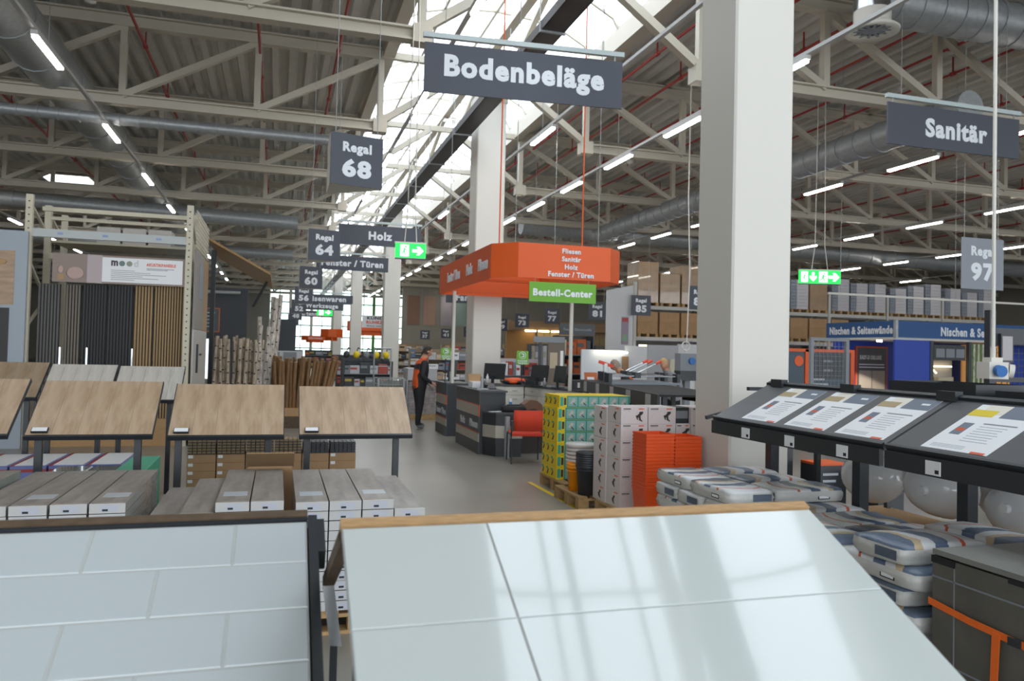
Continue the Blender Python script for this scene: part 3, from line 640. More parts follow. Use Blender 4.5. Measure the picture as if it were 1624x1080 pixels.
# print only on the top; sides stay off-white with a dark stamp
gt = nt.nodes.new('ShaderNodeMath'); gt.operation = 'GREATER_THAN'; gt.inputs[1].default_value = .088; nt.links.new(sx.outputs[2], gt.inputs[0])
mc = nt.nodes.new('ShaderNodeMix'); mc.data_type = 'RGBA'; nt.links.new(gt.outputs[0], mc.inputs[0]); mc.inputs[6].default_value = lin('#bcbcb8'); nt.links.new(rp.outputs[0], mc.inputs[7]); nt.links.new(mc.outputs[2], p_.inputs['Base Color'])
bn = nt.nodes.new('ShaderNodeTexNoise'); bn.inputs['Scale'].default_value = 16; nt.links.new(tc.outputs['Object'], bn.inputs[0]); bp = nt.nodes.new('ShaderNodeBump'); bp.inputs['Strength'].default_value = .35; bp.inputs['Distance'].default_value = .02; nt.links.new(bn.outputs[0], bp.inputs['Height']); nt.links.new(bp.outputs[0], p_.inputs['Normal'])
def bag_mesh(L, W, Hh, seed):
    rnd = random.Random(seed); nx, ny, nz_ = 9, 6, 3; bm = bmesh.new()
    bmesh.ops.create_cube(bm, size=1); bmesh.ops.subdivide_edges(bm, edges=bm.edges[:], cuts=5, use_grid_fill=True)
    for v in bm.verts:
        x, y, z = v.co*2
        ex, ey = abs(x)**12, abs(y)**12
        pz = (1-.13*max(ex, ey)-.08*ex*ey)
        px = x*(1-.04*abs(z)); py = y*(1-.06*abs(z))
        rr = math.sqrt(max(0, abs(x)**8+abs(y)**8)); rr = rr**(1/8) if rr > 1 else 1
        v.co = Vector((px/rr*L/2+rnd.uniform(-1,1)*.004, py/rr*W/2+rnd.uniform(-1,1)*.004, Hh/2+z*pz*Hh/2+(rnd.uniform(-1,1)*.004 if abs(z) < 1 else rnd.uniform(0,.004)*(1 if z < 0 else -1))))
    me = bpy.data.meshes.new('bag_body'); bm.to_mesh(me); bm.free()
    for p in me.polygons: p.use_smooth = True
    me.materials.append(BAGM); return me
BAGS = [bag_mesh(.575, .382, .112, k) for k in range(3)]
stamp = MB().box(-.05, .05, -.001, .0, .03, .06).mesh('side_stamp', INK); stamp2 = MB().box(-.042, .042, -.0015, -.001, .036, .054).mesh('stamp_text', PAPER)
BANDM = mat('bag_end_print', '#55606f', .4)
endp = MB().box(-.001, .0, -.15, .0, .03, .08).mesh('end_print', BANDM)
def put_bag(x, y, z, rz, lb, group, k):
    o = inst('cement_bag', BAGS[k % 3], None, (x, y, z), (0, 0, rz)); tag(o, lb, 'bag', group)
    for s in (-1, 1):
        s1 = inst('side_stamp', stamp, o, (.1*s, s*-.1865-(.004 if s > 0 else -.004), .0), (0, 0, 0 if s > 0 else math.pi)); inst('stamp_text', stamp2, s1)
        inst('end_print', endp, o, (s*-.289, 0, 0), (0, 0, 0 if s > 0 else math.pi))
def bag_pallet(x0, y0, nl, where, seed):
    pallet(x0, y0, .98, .98, 'wooden pallet under the bag stack %s' % where)
    rnd = random.Random(seed); c = 0
    for l in range(nl):
        z = .146+l*.104; lay = []
        if l % 2 == nl % 2:
            for k in range(2): lay.append((x0+.29, y0+.2+k*.38, 0))
            lay.append((x0+.29, y0+.2+.76-.0, 0)) if False else None
            for k in range(1): lay.append((x0+.78, y0+.29, R(90)))
            lay.append((x0+.78, y0+.86-.12, R(90))) if False else None
            lay = [(x0+.28, y0+.185, 0), (x0+.28, y0+.565, 0), (x0+.77, y0+.28, R(90)), (x0+.77, y0+.85, R(90)), (x0+.28, y0+.945, 0)]
        else:
            lay = [(x0+.2, y0+.28, R(90)), (x0+.2, y0+.85, R(90)), (x0+.68, y0+.185, 0), (x0+.68, y0+.565, 0), (x0+.68, y0+.945, 0)]
        for j, (x, y, a) in enumerate(lay):
            c += 1; top = l == nl-1
            lb = ('printed cement bag atop the stack %s, %s of five' % (where, ORDL[j])) if top else 'white cement bag %s, %s layer up, %s of five' % (where, ORDL[l], ORDL[j])
            put_bag(x+rnd.uniform(-.012, .012), y+rnd.uniform(-.008, .008), z, a+rnd.uniform(-.02, .02)+(math.pi if rnd.random() < .5 else 0), lb, 'cement bags %s' % where, c)
bag_pallet(3.05, 4.78, 6, 'at the shelf\'s far end', 1)
bag_pallet(3.05, 3.76, 5, 'mid-shelf', 2)
pallet(3.05, 3.13, .98, .55, 'wooden pallet under the near bag stack')
for l in range(6):
    for j, (x, y, a) in enumerate([(3.34, 3.4, 0), (3.83, 3.41, R(90))] if l % 2 else [(3.24, 3.41, R(90)), (3.74, 3.4, 0)]):
        put_bag(x, y, .146+l*.104, a, ('printed cement bag atop the near stack, %s of two' % ORDL[j]) if l == 5 else 'white cement bag by the grey slabs, %s layer up, %s of two' % (ORDL[l], ORDL[j]), 'cement bags by the grey slabs', l+j)
# ------------------------------------------------------------------ slab pallet with strap
SLAB = mat('grey_stone_slab', '#5c5a53', .5, noise=(5, .2)); SLABT = mat('slab_top', '#7e7f7a', .45, noise=(3, .12))
sp = thing('slab_crate', 'stack of dark grey stone slabs bound upright with an orange strap', 'slab stack', (3.08, 1.72, 0))
MB().box(0, .9, 0, 1.3, 0, .14).build('pallet_base', PALLET, sp)
for k in range(9): MB().box(.0+k*.03, .026+k*.03, .02, 1.33, .14, .775).build('slab', SLAB, sp)
MB().box(.0, .9, .1, 1.33, .785, .81).build('cover_slab', SLABT, sp); MB().box(.28, .9, .02, 1.33, .14, .78).build('core_carton', CARD2, sp)
MB().box(-.004, .05, 1.2, 1.335, .745, .778).build('corner_tape', INK, sp); MB().box(-.004, .05, .75, .92, .76, .782).build('corner_tape', INK, sp)
for z in (.68, .28): MB().box(-.003, .0, .5, 1.33, z-.004, z+.004).build('band', GREYP, sp)
MB().box(-.003, .0, 1.2, 1.206, .14, .775).build('band', GREYP, sp)
for k in range(4): MB().box(-.012, -.002, .42+k*.085, .49+k*.085, .16, .72).build('slat_pack', SLAB, sp)
for k in range(4): b_ = MB().box(-.016, -.012, .42+k*.085, .49+k*.085, .52-.02*k, .72).build('pack_wrap', INK, sp); MB().box(-.016, -.012, .425+k*.085, .485+k*.085, .2, .3).build('pack_label', mat('pack_card', '#77777a', .5), sp)
STRAP = mat('strap_orange', '#e86a1c', .5)
zs = [(1.335, .56), (1.1, .535), (.8, .52), (.4, .515), (.0, .52)]
for (ya, za), (yb, zb) in zip(zs[:-1], zs[1:]): MB().add([(-.02,ya,za-.016),(-.02,yb,zb-.016),(-.02,yb,zb+.016),(-.02,ya,za+.016),(-.017,ya,za-.016),(-.017,yb,zb-.016),(-.017,yb,zb+.016),(-.017,ya,za+.016)], [(0,1,2,3),(4,5,6,7),(0,1,5,4),(1,2,6,5),(2,3,7,6),(3,0,4,7)]).build('strap', STRAP, sp)
MB().add([(-.024,.98,.53),(-.024,.94,.53),(-.03,.95,.25),(-.03,.985,.25),(-.02,.98,.53),(-.02,.94,.53),(-.026,.95,.25),(-.026,.985,.25)], [(0,1,2,3),(4,5,6,7),(0,1,5,4),(1,2,6,5),(2,3,7,6),(3,0,4,7)]).build('strap_tail', STRAP, sp)
MB().box(-.028, -.018, .84, .9, .505, .54).build('buckle', BLACK, sp)
# ------------------------------------------------------------------ washbasins on the low shelf behind
def basin(loc, rot, s, lb):
    t = thing('washbasin', lb, 'washbasin', loc, 0, 'white ceramic washbasins'); t.rotation_euler = rot; t.scale = (s, s, s)
    MB().lathe([(0,.02),(.1,.0),(.2,.05),(.26,.14),(.28,.2),(.29,.215),(.275,.22),(.24,.16),(.15,.07),(.04,.05),(0,.05)], n=24, sy=.8).build('bowl', CERAM, t)
    MB().prism([(-.26,.1),(.26,.1),(.24,.3),(-.24,.3)], .13, .215).build('tap_ledge', CERAM, t)
    MB().cyl((0,.2,.214),(0,.2,.217), .022, n=12).build('tap_hole', INK, t); MB().cyl((0,.0,-.03),(0,.0,.02), .035, n=12).build('drain', CERAM, t)
bp_ = [((4.52,5.2,.7),(R(96),0,R(112))), ((4.5,4.55,.7),(R(86),0,R(100))), ((4.52,3.9,.7),(R(98),0,R(95))), ((4.85,4.95,.72),(R(92),0,R(110))), ((4.5,3.25,.7),(R(88),0,R(90))), ((4.85,4.25,.72),(R(95),0,R(100))), ((4.52,2.6,.7),(R(90),0,R(95))), ((4.85,3.55,.72),(R(88),0,R(105)))]
for i, (l, r_) in enumerate(bp_): basin((l[0], l[1], l[2]+.08), r_, 1.0 if i % 2 else .92, 'white ceramic washbasin stood on edge, %s along the low shelf' % ORDL[i])
# dark cartons and narrow boxes beyond the bags
for i, (x, y, w_, d, h, lb, m) in enumerate(((5.6, 7.0, .34, .3, .62, 'dark printed carton with orange edge beyond the bags', BLACK), (5.98, 6.6, .32, .3, .56, 'dark carton beside the washbasins', BLACK), (5.25, 7.3, .2, .25, .95, 'tall black orange-edged carton beside the white column', BLACK))):
    t = thing('product_carton', lb, 'carton', (x, y, 0), 0, 'dark cartons behind the shelf')
    MB().box(-w_/2, w_/2, -d/2, d/2, 0, h).build('body', m, t); MB().box(-w_/2-.001, w_/2+.001, -d/2-.002, d/2, h-.02, h+.002).build('top_stripe', ORANGE, t)
    for k in range(3): MB().box(-w_*.36, w_*.2-.03*k, -d/2-.002, -d/2, h*.8-.07*k, h*.8-.07*k+.025).build('print_line', LGREY, t)
# ------------------------------------------------------------------ pallet row: boxes, baskets, buckets
pallet(3.32, 8.72, .98, .92, 'wooden pallet under the yellow cartons'); pallet(3.18, 7.92, 1.05, .78, 'wooden pallet under the bucket stacks'); pallet(3.32, 7.05, 1.2, .75, 'wooden pallet under the white tool boxes'); pallet(3.28, 6.4, .7, .62, 'wooden pallet under the orange tub stacks')
tag(MB().box(3.18, 3.24, 5.2, 9.75, 0, .003).build('floor_line', mat('floor_yellow', '#d8b800', .5)), 'yellow floor marking line along the pallets', 'floor marking')
TROWEL = mat('trowel_picture', '#b9b6ae', .5); HANDLE = mat('trowel_dark', '#3a3836', .5); TEALP = mat('teal_tray', '#2c8f80', .5)
for k in range(7):
    dx = 0 if k > 5 else -.02
    t = thing('display_carton', 'yellow trowel carton with teal front trays, %s from the bottom' % ORDL[k], 'carton', (3.35+dx, 9.05, .146+k*.148), 0, 'yellow display cartons')
    MB().box(0, .95-dx, 0, .55, 0, .146).build('body', YELLOW, t)
    MB().box(.1, .95, -.004, 0, .002, .144).build('teal_front', TEALP, t)
    MB().box(.012, .05, -.004, 0, .02, .13).build('brand_strip', TEAL, t)
    MB().box(.06, .09, -.004, 0, .03, .12).build('tool_print', HANDLE, t)
    for j in range(6):
        x = .115+j*.138; c = MB().box(x, x+.12, -.007, -.004, .012, .128).build('card', mat('card_teal', '#7fa8a0', .5), t)
        MB().prism([(x+.02,.05),(x+.07,.115),(x+.1,.09),(x+.06,.04)], 0, .003, Matrix.Translation((0,-.007,0)) @ Matrix.Rotation(R(90),4,'X')).build('blade_print', TROWEL, c)
        MB().bar((x+.06, -.0105, .06), (x+.1, -.0105, .025), .02, .006).build('handle_print', HANDLE, c)
    for j in range(3):
        y = .07+j*.17; q = Matrix.Translation((-.002, y+.1, 0)); MB().box(0, .002, -.03, .03, .09, .115, q).build('teal_print', TEAL, t); MB().prism([(0,.03),(.05,.03),(.08,.08),(.06,.1),(.03,.05)], 0, .002, q @ Matrix.Translation((.0,.02,0)) @ Matrix.Rotation(R(-90),4,'Z') @ Matrix.Rotation(R(90),4,'X')).build('tool_print', HANDLE, t)
PINKW = mat('tool_box_white', '#cfc6c4', .45)
ic = MB()
for a, b, w_ in (((-.03,-.02),(.03,.03),.03),((.0,.03),(.045,.035),.025),((.0,0),(.01,-.06),.022),((.01,-.05),(.035,-.07),.014),((-.04,-.0),(-.02,-.05),.012)): ic.bar((a[0],0,a[1]),(b[0],0,b[1]),.004,w_)
ic_me = ic.mesh('tool_picture', HANDLE)
def tool_box(x, y, z, w_, d, h, lb):
    t = thing('tool_box_carton', lb, 'carton', (x, y, z), 0, 'white power tool cartons')
    MB().bbox(0, w_, 0, d, 0, h, .003).build('body', PINKW, t)
    inst('tool_picture', ic_me, t, (w_*.68, -.003, h*.5), (0,0,0), (.9,1,.85)); inst('tool_picture', ic_me, t, (-.003, d*.45, h*.48), (0,0,R(-90)), (.7,1,.7))
    MB().box(w_*.08, w_*.36, -.002, 0, h*.86, h*.92).build('title_print', HANDLE, t); MB().box(w_*.66, w_*.86, -.002, 0, h*.86, h*.92).build('orange_print', ORANGE, t)
    MB().box(w_*.08, w_*.32, -.002, 0, h*.78, h*.81).build('text_print', LGREY, t)
    MB().box(-.002, 0, d*.15, d*.4, h*.84, h*.9).build('orange_print', ORANGE, t)
    for k in range(8):
        a = k*.45-.2; MB().box(w_*.45-w_*.33*math.cos(a)-.004, w_*.45-w_*.33*math.cos(a)+.004, -.002, 0, h*.45+h*.3*math.sin(a)-.003, h*.45+h*.3*math.sin(a)+.003).build('dot_print', LGREY, t)
Hb = .172
for c, (x, w_) in enumerate(((3.35, .3), (3.655, .315), (3.975, .165), (4.145, .3))):
    for r_ in range(6):
        if c == 2 and r_ == 5: continue
        tool_box(x, 7.24, .146+r_*Hb, w_-.004, .33, Hb-.002, 'white power tool carton, %s column from the left, %s from the bottom' % (ORDL[c], ORDL[r_]))
for r_ in range(6): tool_box(3.34, 7.58, .146+r_*(Hb-.005 if r_ < 4 else Hb-.004), .3, .33, Hb-.006, 'white power tool carton in the rear column, %s from the bottom' % ORDL[r_])
t = thing('product_carton', 'dark tool carton in the gap of the white carton wall', 'carton', (4.06, 7.42, .146+5*Hb)); MB().box(-.08, .08, -.14, .16, 0, .165).build('body', BLACK, t); MB().box(-.07, .07, -.142, -.14, .05, .13).build('window_print', GREYP, t)
def tub_stack(x, y, z0, w_, h, n, lb):
    for k in range(n):
        z = z0+k*(h-.3)/(n-1) if n > 1 else z0
        o = thing('square_tub', '%s, %s from the bottom' % (lb, ORDL[k]), 'tub', (x, y, z), 0, 'nested orange tubs'); b = .86
        a = w_/2; c = a*b; i_ = a-.008
        MB().add([(-c,-c,0),(c,-c,0),(c,c,0),(-c,c,0),(-a,-a,.3),(a,-a,.3),(a,a,.3),(-a,a,.3),(-i_,-i_,.3),(i_,-i_,.3),(i_,i_,.3),(-i_,i_,.3),(-c+.008,-c+.008,.01),(c-.008,-c+.008,.01),(c-.008,c-.008,.01),(-c+.008,c-.008,.01)],
                 [(3,2,1,0),(0,1,5,4),(1,2,6,5),(2,3,7,6),(3,0,4,7),(4,5,9,8),(5,6,10,9),(6,7,11,10),(7,4,8,11),(8,9,13,12),(9,10,14,13),(10,11,15,14),(11,8,12,15),(12,13,14,15)]).build('shell', ORANGED, o)
        MB().box(-a-.004, a+.004, -a-.004, -a, .28, .302).box(-a-.004, a+.004, a, a+.004, .28, .302).box(-a-.004, -a, -a, a, .28, .302).box(a, a+.004, -a, a, .28, .302).build('rim', ORANGED, o)
tub_stack(3.48, 6.78, .146, .29, .82, 17, 'orange square tub in the taller nested stack')
tub_stack(3.79, 6.8, .146, .28, .79, 15, 'orange square tub in the shorter nested stack')
def bucket_stack(x, y, z0, r, h, top, n, m, lb, lid=None, hh=.3):
    for k in range(n):
        z = z0+(top-hh)*k/max(1, n-1)
        o = thing('bucket', '%s, %s from the bottom' % (lb, ORDL[k]) if n > 1 else lb, 'bucket', (x, y, z), 0, 'nested buckets')
        MB().lathe([(0,0),(r*.78,0),(r*.97,hh-.03),(r*1.04,hh-.03),(r*1.04,hh),(r*.96,hh),(r*.75,.012),(0,.012)], n=22).build('body', m, o)
        MB().lathe([(r*1.0,hh-.06),(r*1.03,hh-.06),(r*1.03,hh-.05),(r*1.0,hh-.05)], n=22).build('rim_ridge', m, o)
        if k == n-1 and lid: MB().lathe([(0,hh+.012),(r*1.06,hh+.012),(r*1.08,hh-.02),(r*1.06,hh-.02)], n=22).build('lid', lid, o)
WBK = mat('white_bucket', '#cfccc6', .35); 
bucket_stack(3.43, 8.52, .146, .165, .36, .5, 5, WBK, 'white plastic bucket in the stack before the yellow cartons', WBK, .33)
bucket_stack(3.30, 8.33, .146, .1, .3, .31, 2, mat('yellow_orange_bucket', '#ef9410', .35), 'amber bucket in the small stack', None, .28)
bucket_stack(3.34, 8.07, .146, .13, .4, .47, 7, mat('black_bucket', '#33363a', .4), 'black bucket in the stack beside the white tool cartons', None, .33)
# ------------------------------------------------------------------ counters
CTOP = mat('counter_dark', '#4a4c50', .5); CSTEEL = mat('counter_metal', '#b3aea2', .4, .25, noise=(20, .15, (1, 1, 12)))
def counter(x0, x1, y0, y1, h, label, words):
    t = thing('service_counter', label, 'counter', (x0, y0, 0), 0, 'order counters'); w_ = x1-x0; d = y1-y0
    MB().box(.02, w_, .02, d, 0, h-.03).build('body', DARK, t); MB().box(-.01, w_+.02, -.02, d+.01, h-.03, h).build('worktop', CTOP, t)
    MB().box(0, .02, 0, d, h-.24, h-.03).build('upper_band', CTOP, t); MB().box(0, .02, 0, d, .34, .62).build('text_band', CTOP, t); MB().box(0, .02, 0, d, 0, .2).build('plinth', CTOP, t)
    for z0, z1 in ((.62, h-.24), (.2, .34+.0)):
        pass
    MB().box(.004, .02, .03, d, .62, h-.24).build('metal_panel', CSTEEL, t); MB().box(.004, .02, .03, d, .2, .34).build('metal_panel', CSTEEL, t)
    for z in (h-.25, .345): MB().box(-.004, .02, 0, d, z, z+.012).build('orange_trim', ORANGE, t)
    for z0, z1 in ((.62, h-.24),): MB().box(-.004, .01, 0, .03, z0, z1).build('orange_trim', ORANGE, t)
    for s, y, wd in words: lettering(s, mat('counter_text', '#b4b8bc', .5), t, (-.002, y, .48), width=wd, height=.13, rot=(R(90), 0, R(-90)), bold=.045)
    return t
counter(3.2, 3.66, 12.45, 14.15, 1.05, 'nearer dark service counter lettered Holz and Fliesen', (('Holz', 1.15, .36), ('Fliesen', .35, .55)))
counter(3.21, 3.7, 15.09, 16.15, 1.05, 'rear dark service counter lettered Fenster Türen', (('Fenster / Türen', .5, .9),))
t = thing('low_desk', 'low dark desk wing before the near counter', 'desk', (3.25, 12.02, 0)); MB().prism([(0,.42),(.15,.1),(.4,0),(.85,0),(.85,.42)], .69, .72).build('desk_top', CTOP, t)
MB().prism([(.02,.42),(.16,.13),(.42,.04),(.58,.04),(.58,.42)], .2, .69).build('panel', BLACK, t); MB().prism([(.03,.42),(.17,.14),(.42,.05),(.57,.05),(.57,.42)], 0, .2).build('plinth', BLACK, t)
MB().prism([(.014,.42),(.155,.125),(.42,.034),(.585,.034),(.585,.42)], .3, .5).build('metal_panel', CSTEEL, t)
MB().cyl((.3,-.06,0),(.3,-.06,.66), .045, n=12).build('steel_leg', GALV, t)
# white cabinets behind the counters
CABW = mat('cabinet_white', '#d2d0c8', .5)
def cabinet(x, y, rz, w_, label):
    t = thing('base_cabinet', label, 'cabinet', (x, y, 0), rz, 'white base cabinets'); MB().box(0, w_, 0, .55, .08, .98).build('body', CABW, t); MB().box(.02, w_-.02, .04, .5, 0, .08).build('plinth', DARK, t)
    for k in range(2):
        a = k*w_/2+.01; d = MB().box(a, a+w_/2-.02, -.018, 0, .1, .8).build('door', CABW, t); MB().box(a+w_/4-.05, a+w_/4+.05, -.03, -.018, .72, .735).build('handle', GALV, d)
        d = MB().box(a, a+w_/2-.02, -.018, 0, .82, .97).build('drawer', CABW, t); MB().box(a+w_/4-.05, a+w_/4+.05, -.03, -.018, .89, .905).build('handle', GALV, d)
pts = [(4.1, 15.45), (4.92, 15.35), (5.2, 14.2), (5.38, 13.25)]
for i in range(3):
    a, b = Vector(pts[i]), Vector(pts[i+1]); d = b-a; cabinet(a.x, a.y, math.atan2(d.y, d.x), d.length-.03, 'white base cabinet unit behind the counters, %s from the white column' % ORDL[i])
wt = thing('cabinet_worktop', 'dark worktop running over the white cabinets', 'worktop', (0, 0, 0))
for i in range(3):
    a, b = Vector(pts[i]), Vector(pts[i+1]); d = (b-a).normalized(); n_ = Vector((-d.y, d.x))
    q = [a-n_*.03, b-n_*.03, b+n_*.57, a+n_*.57]; MB().prism([p[:] for p in q], .982+.001*i, 1.02+.001*i).build('worktop_section', CTOP, wt)
# things on the counters
def monitor(x, y, z, rz, lb):
    t = thing('computer_monitor', lb, 'monitor', (x, y, z), rz, 'counter monitors'); MB().box(-.12, .12, -.09, .09, 0, .012).build('base', BLACK, t); MB().box(-.03, .03, -.0, .03, .012, .18).build('neck', BLACK, t)
    MB().box(-.26, .26, -.03, .0, .1, .43, Matrix.Rotation(R(8), 4, 'X')).build('housing', BLACK, t); MB().box(-.245, .245, -.034, -.03, .115, .415, Matrix.Rotation(R(8), 4, 'X')).build('screen', mat('screen_off', '#2d3336', .25), t)
monitor(4.3, 15.62, 1.022, R(130), 'black monitor turned sideways before the white column'); monitor(5.0, 14.8, 1.022, R(110), 'black monitor under the green phone sign'); monitor(5.22, 14.2, 1.022, R(95), 'small dark screen at the right of the worktop'); monitor(3.4, 15.7, 1.052, R(60), 'black monitor on the rear counter')
t = thing('paper_tray_box', 'open cardboard tray box on the near counter', 'box', (3.42, 13.5, 1.052)); MB().box(-.12, .12, -.16, .16, 0, .1).build('tray', PAPER, t); MB().box(-.12, .12, .0, .02, 0, .2, Matrix.Translation((0,.14,.04)) @ Matrix.Rotation(R(-15),4,'X')).build('raised_lid', CARD, t)
for x, y, lb in ((3.32, 12.75, 'pale grey stand on the near counter corner'), (3.33, 15.3, 'pale grey stand on the rear counter corner')):
    t = thing('card_stand', lb, 'stand', (x, y, 1.052)); MB().cyl((0,0,0),(0,0,.22), .028, n=10).build('tube', GALV, t); MB().box(-.1, .1, -.06, .06, 0, .02).build('foot', GALV, t)
def phone(x, y, z, rz, lb):
    t = thing('desk_phone', lb, 'phone', (x, y, z), rz, 'desk phones'); MB().add([(-.1,-.1,0),(.1,-.1,0),(.1,.1,0),(-.1,.1,0),(-.1,-.1,.02),(.1,-.1,.02),(.1,.1,.1),(-.1,.1,.1)], [(3,2,1,0),(4,5,6,7),(0,1,5,4),(1,2,6,5),(2,3,7,6),(3,0,4,7)]).build('base', BLACK, t); MB().bar((-.07,-.09,.06),(-.07,.09,.13),.045,.03).build('handset', BLACK, t)
phone(3.5, 12.95, 1.052, 0, 'black desk phone on the near counter'); phone(4.98, 15.0, 1.022, R(40), 'black desk phone behind the orange jacket')
t = thing('folded_jacket', 'orange and black jacket dropped on the worktop', 'jacket', (4.75, 15.6, 1.022)); MB().blob((0,0,.05), .28, .2, .06, 14, 7).build('black_lining', BLACK, t); MB().blob((.0,-.03,.08), .25, .16, .06, 14, 7).blob((-.05,-.12,.05), .12, .1, .04, 10, 5).build('orange_shell', ORANGE, t)
t = thing('spray_bottle', 'blue and white sealant tube on the low desk', 'tube', (3.62, 12.4, .722)); MB().cyl((0,0,0),(0,0,.2), .028, n=10).build('body', PAPER, t); MB().cyl((0,0,.06),(0,0,.15), .0285, n=10).build('blue_label', mat('label_blue', '#2d6fb0', .5), t)
t.location = (3.72, 12.38, .722)
t = thing('shoulder_bag', 'flat black bag lying on the low desk', 'bag', (3.68, 12.25, .722)); MB().lathe([(0,0),(.2,0),(.22,.04),(.2,.09),(.12,.1),(0,.08)], n=20, sy=.55).build('body', mat('black_cloth', '#1c1c1f', .7), t); MB().tube([(-.18,0,.08),(-.1,.02,.11),(.1,.02,.11),(.18,0,.08)], .012, 6).build('handle', BLACK, t)
t.location = (3.72, 12.2, .722)
o = MB().box(-.12, .12, -.05, .05, 0, .004).build('paper_sheet', PAPER); o.location = (3.42, 12.2, .722); o.rotation_euler = (0, 0, .5); tag(o, 'white paper sheet at the edge of the low desk', 'paper')
t = thing('brown_bag', 'round-topped brown leather bag on the floor behind the red chair', 'bag', (4.15, 12.6, 0)); MB().prism([(-.19,0),(.19,0),(.2,.35),(.16,.5),(.06,.57),(-.06,.57),(-.16,.5),(-.2,.35)], -.12, .12, Matrix.Translation((0,0,.32)) @ Matrix.Rotation(R(90),4,'X')).build('body', mat('brown_leather', '#6b4a34', .5), t); MB().cyl((0,-.121,.62),(0,-.13,.62), .13, n=18).build('pocket', mat('dark_leather', '#2b2018', .5), t); MB().box(-.2,.2,-.12,.12,0,.32).build('base_box', mat('dark_leather', '#2b2018', .5), t)
for k, (x, y, z, r, h, m, lb) in enumerate(((4.2, 15.7, 1.022, .03, .22, PAPER, 'white bottle with red cap by the column'), (5.08, 14.6, 1.022, .03, .17, GALV, 'pale bottle on the worktop right of the phone'))):
    t = thing('bottle', lb, 'bottle', (x, y, z)); MB().lathe([(0,0),(r,0),(r,h*.65),(r*.4,h*.8),(r*.4,h*.9),(0,h*.9)], n=12).build('body', m, t); MB().cyl((0,0,h*.9),(0,0,h), r*.45, n=10).build('cap', RED if k == 0 else PAPER, t)
t = thing('label_printer', 'dark label printer on the worktop before the pipe', 'printer', (5.45, 13.75, 1.024)); MB().box(-.12, .12, -.12, .12, 0, .17).build('housing', DARK, t); MB().box(-.05, .05, -.124, -.12, .03, .13).build('paper_label', PAPER, t)
t = thing('orange_clipboard', 'orange clipboard with white sheet leaning at the shelf end', 'clipboard', (5.6, 13.4, 1.024)); q = Matrix.Rotation(R(-15), 4, 'X'); MB().box(-.13, .13, 0, .01, 0, .34, q).build('board', mat('rust_orange', '#b8673a', .6), t); MB().box(-.08, .06, -.004, 0, .1, .25, q).build('sheet', PAPER, t)
def tel_sign(x, y, z, w_, lb):
    t = thing('phone_sign', lb, 'sign', (x, y, z), 0, 'green phone signs'); h = w_*1.12; MB().box(-w_/2, w_/2, -.01, .01, 0, h).build('panel', GREEN, t)
    MB().lathe([(w_*.26,0),(w_*.3,0),(w_*.3,.004),(w_*.26,.004),(w_*.26,0)], n=18).build('ring_symbol', LET, t); o = t.children[-1]; o.rotation_euler = (R(90),0,0); o.location = (0,-.012,h*.68)
    MB().tube([(-.02,-.013,h*.8),(.03,-.013,h*.75),(.03,-.013,h*.6),(-.02,-.013,h*.55)], .012, 5).build('handset_symbol', LET, t)
    lettering('KUNDEN', LET, t, (0,-.012,h*.27), width=w_*.8, height=h*.13); lettering('TELEFON', LET, t, (0,-.012,h*.1), width=w_*.8, height=h*.13)
    MB().cyl((0,.012,-z+1.02),(0,.012,h*.3), .012, n=6).build('pole', BLACK, t)
tel_sign(2.98+.28, 15.5, 1.52, .2, 'green customer phone sign over the rear counter'); tel_sign(4.78, 15.15, 1.44, .25, 'green customer phone sign over the white cabinets')
# ------------------------------------------------------------------ red visitor chair
ch = thing('visitor_chair', 'red upholstered visitor chair with black legs before the counters', 'chair', (3.72, 11.55, 0), R(172))
REDF = mat('red_fabric', '#d9452c', .8, bump=(200, .2))
MB().bbox(-.24, .24, -.22, .23, .42, .48, .03).build('seat', REDF, ch)
bk = MB(); 
vs = []; fs = []
for i in range(7):
    x = -.23+.46*i/6; c = .03*(1-(x/.23)**2)
    for z in (.5, .82): vs += [(x, .25+c+(z-.5)*.15, z), (x, .29+c+(z-.5)*.15, z)]
for i in range(6):
    a = 4*i; b = a+4; fs += [(a, b, b+2, a+2), (a+1, a+3, b+3, b+1), (a, a+1, b+1, b), (a+2, b+2, b+3, a+3)]
fs += [(0, 2, 3, 1), (24, 25, 27, 26)]
bk.add(vs, fs, None, True); bk.build('backrest', REDF, ch)
for s in (-1, 1):
    MB().tube([(s*.25,-.22,0),(s*.25,-.2,.44)], .012, 8).build('leg', BLACK, ch); MB().tube([(s*.25,.28,0),(s*.25,.2,.44),(s*.25,.29,.66)], .012, 8).build('leg', BLACK, ch)
    MB().tube([(s*.25,-.2,.44),(s*.25,.2,.44)], .012, 8).build('side_rail', BLACK, ch); MB().box(s*.25-.02, s*.25+.02, .26, .31, .5, .66).build('back_bracket', BLACK, ch)
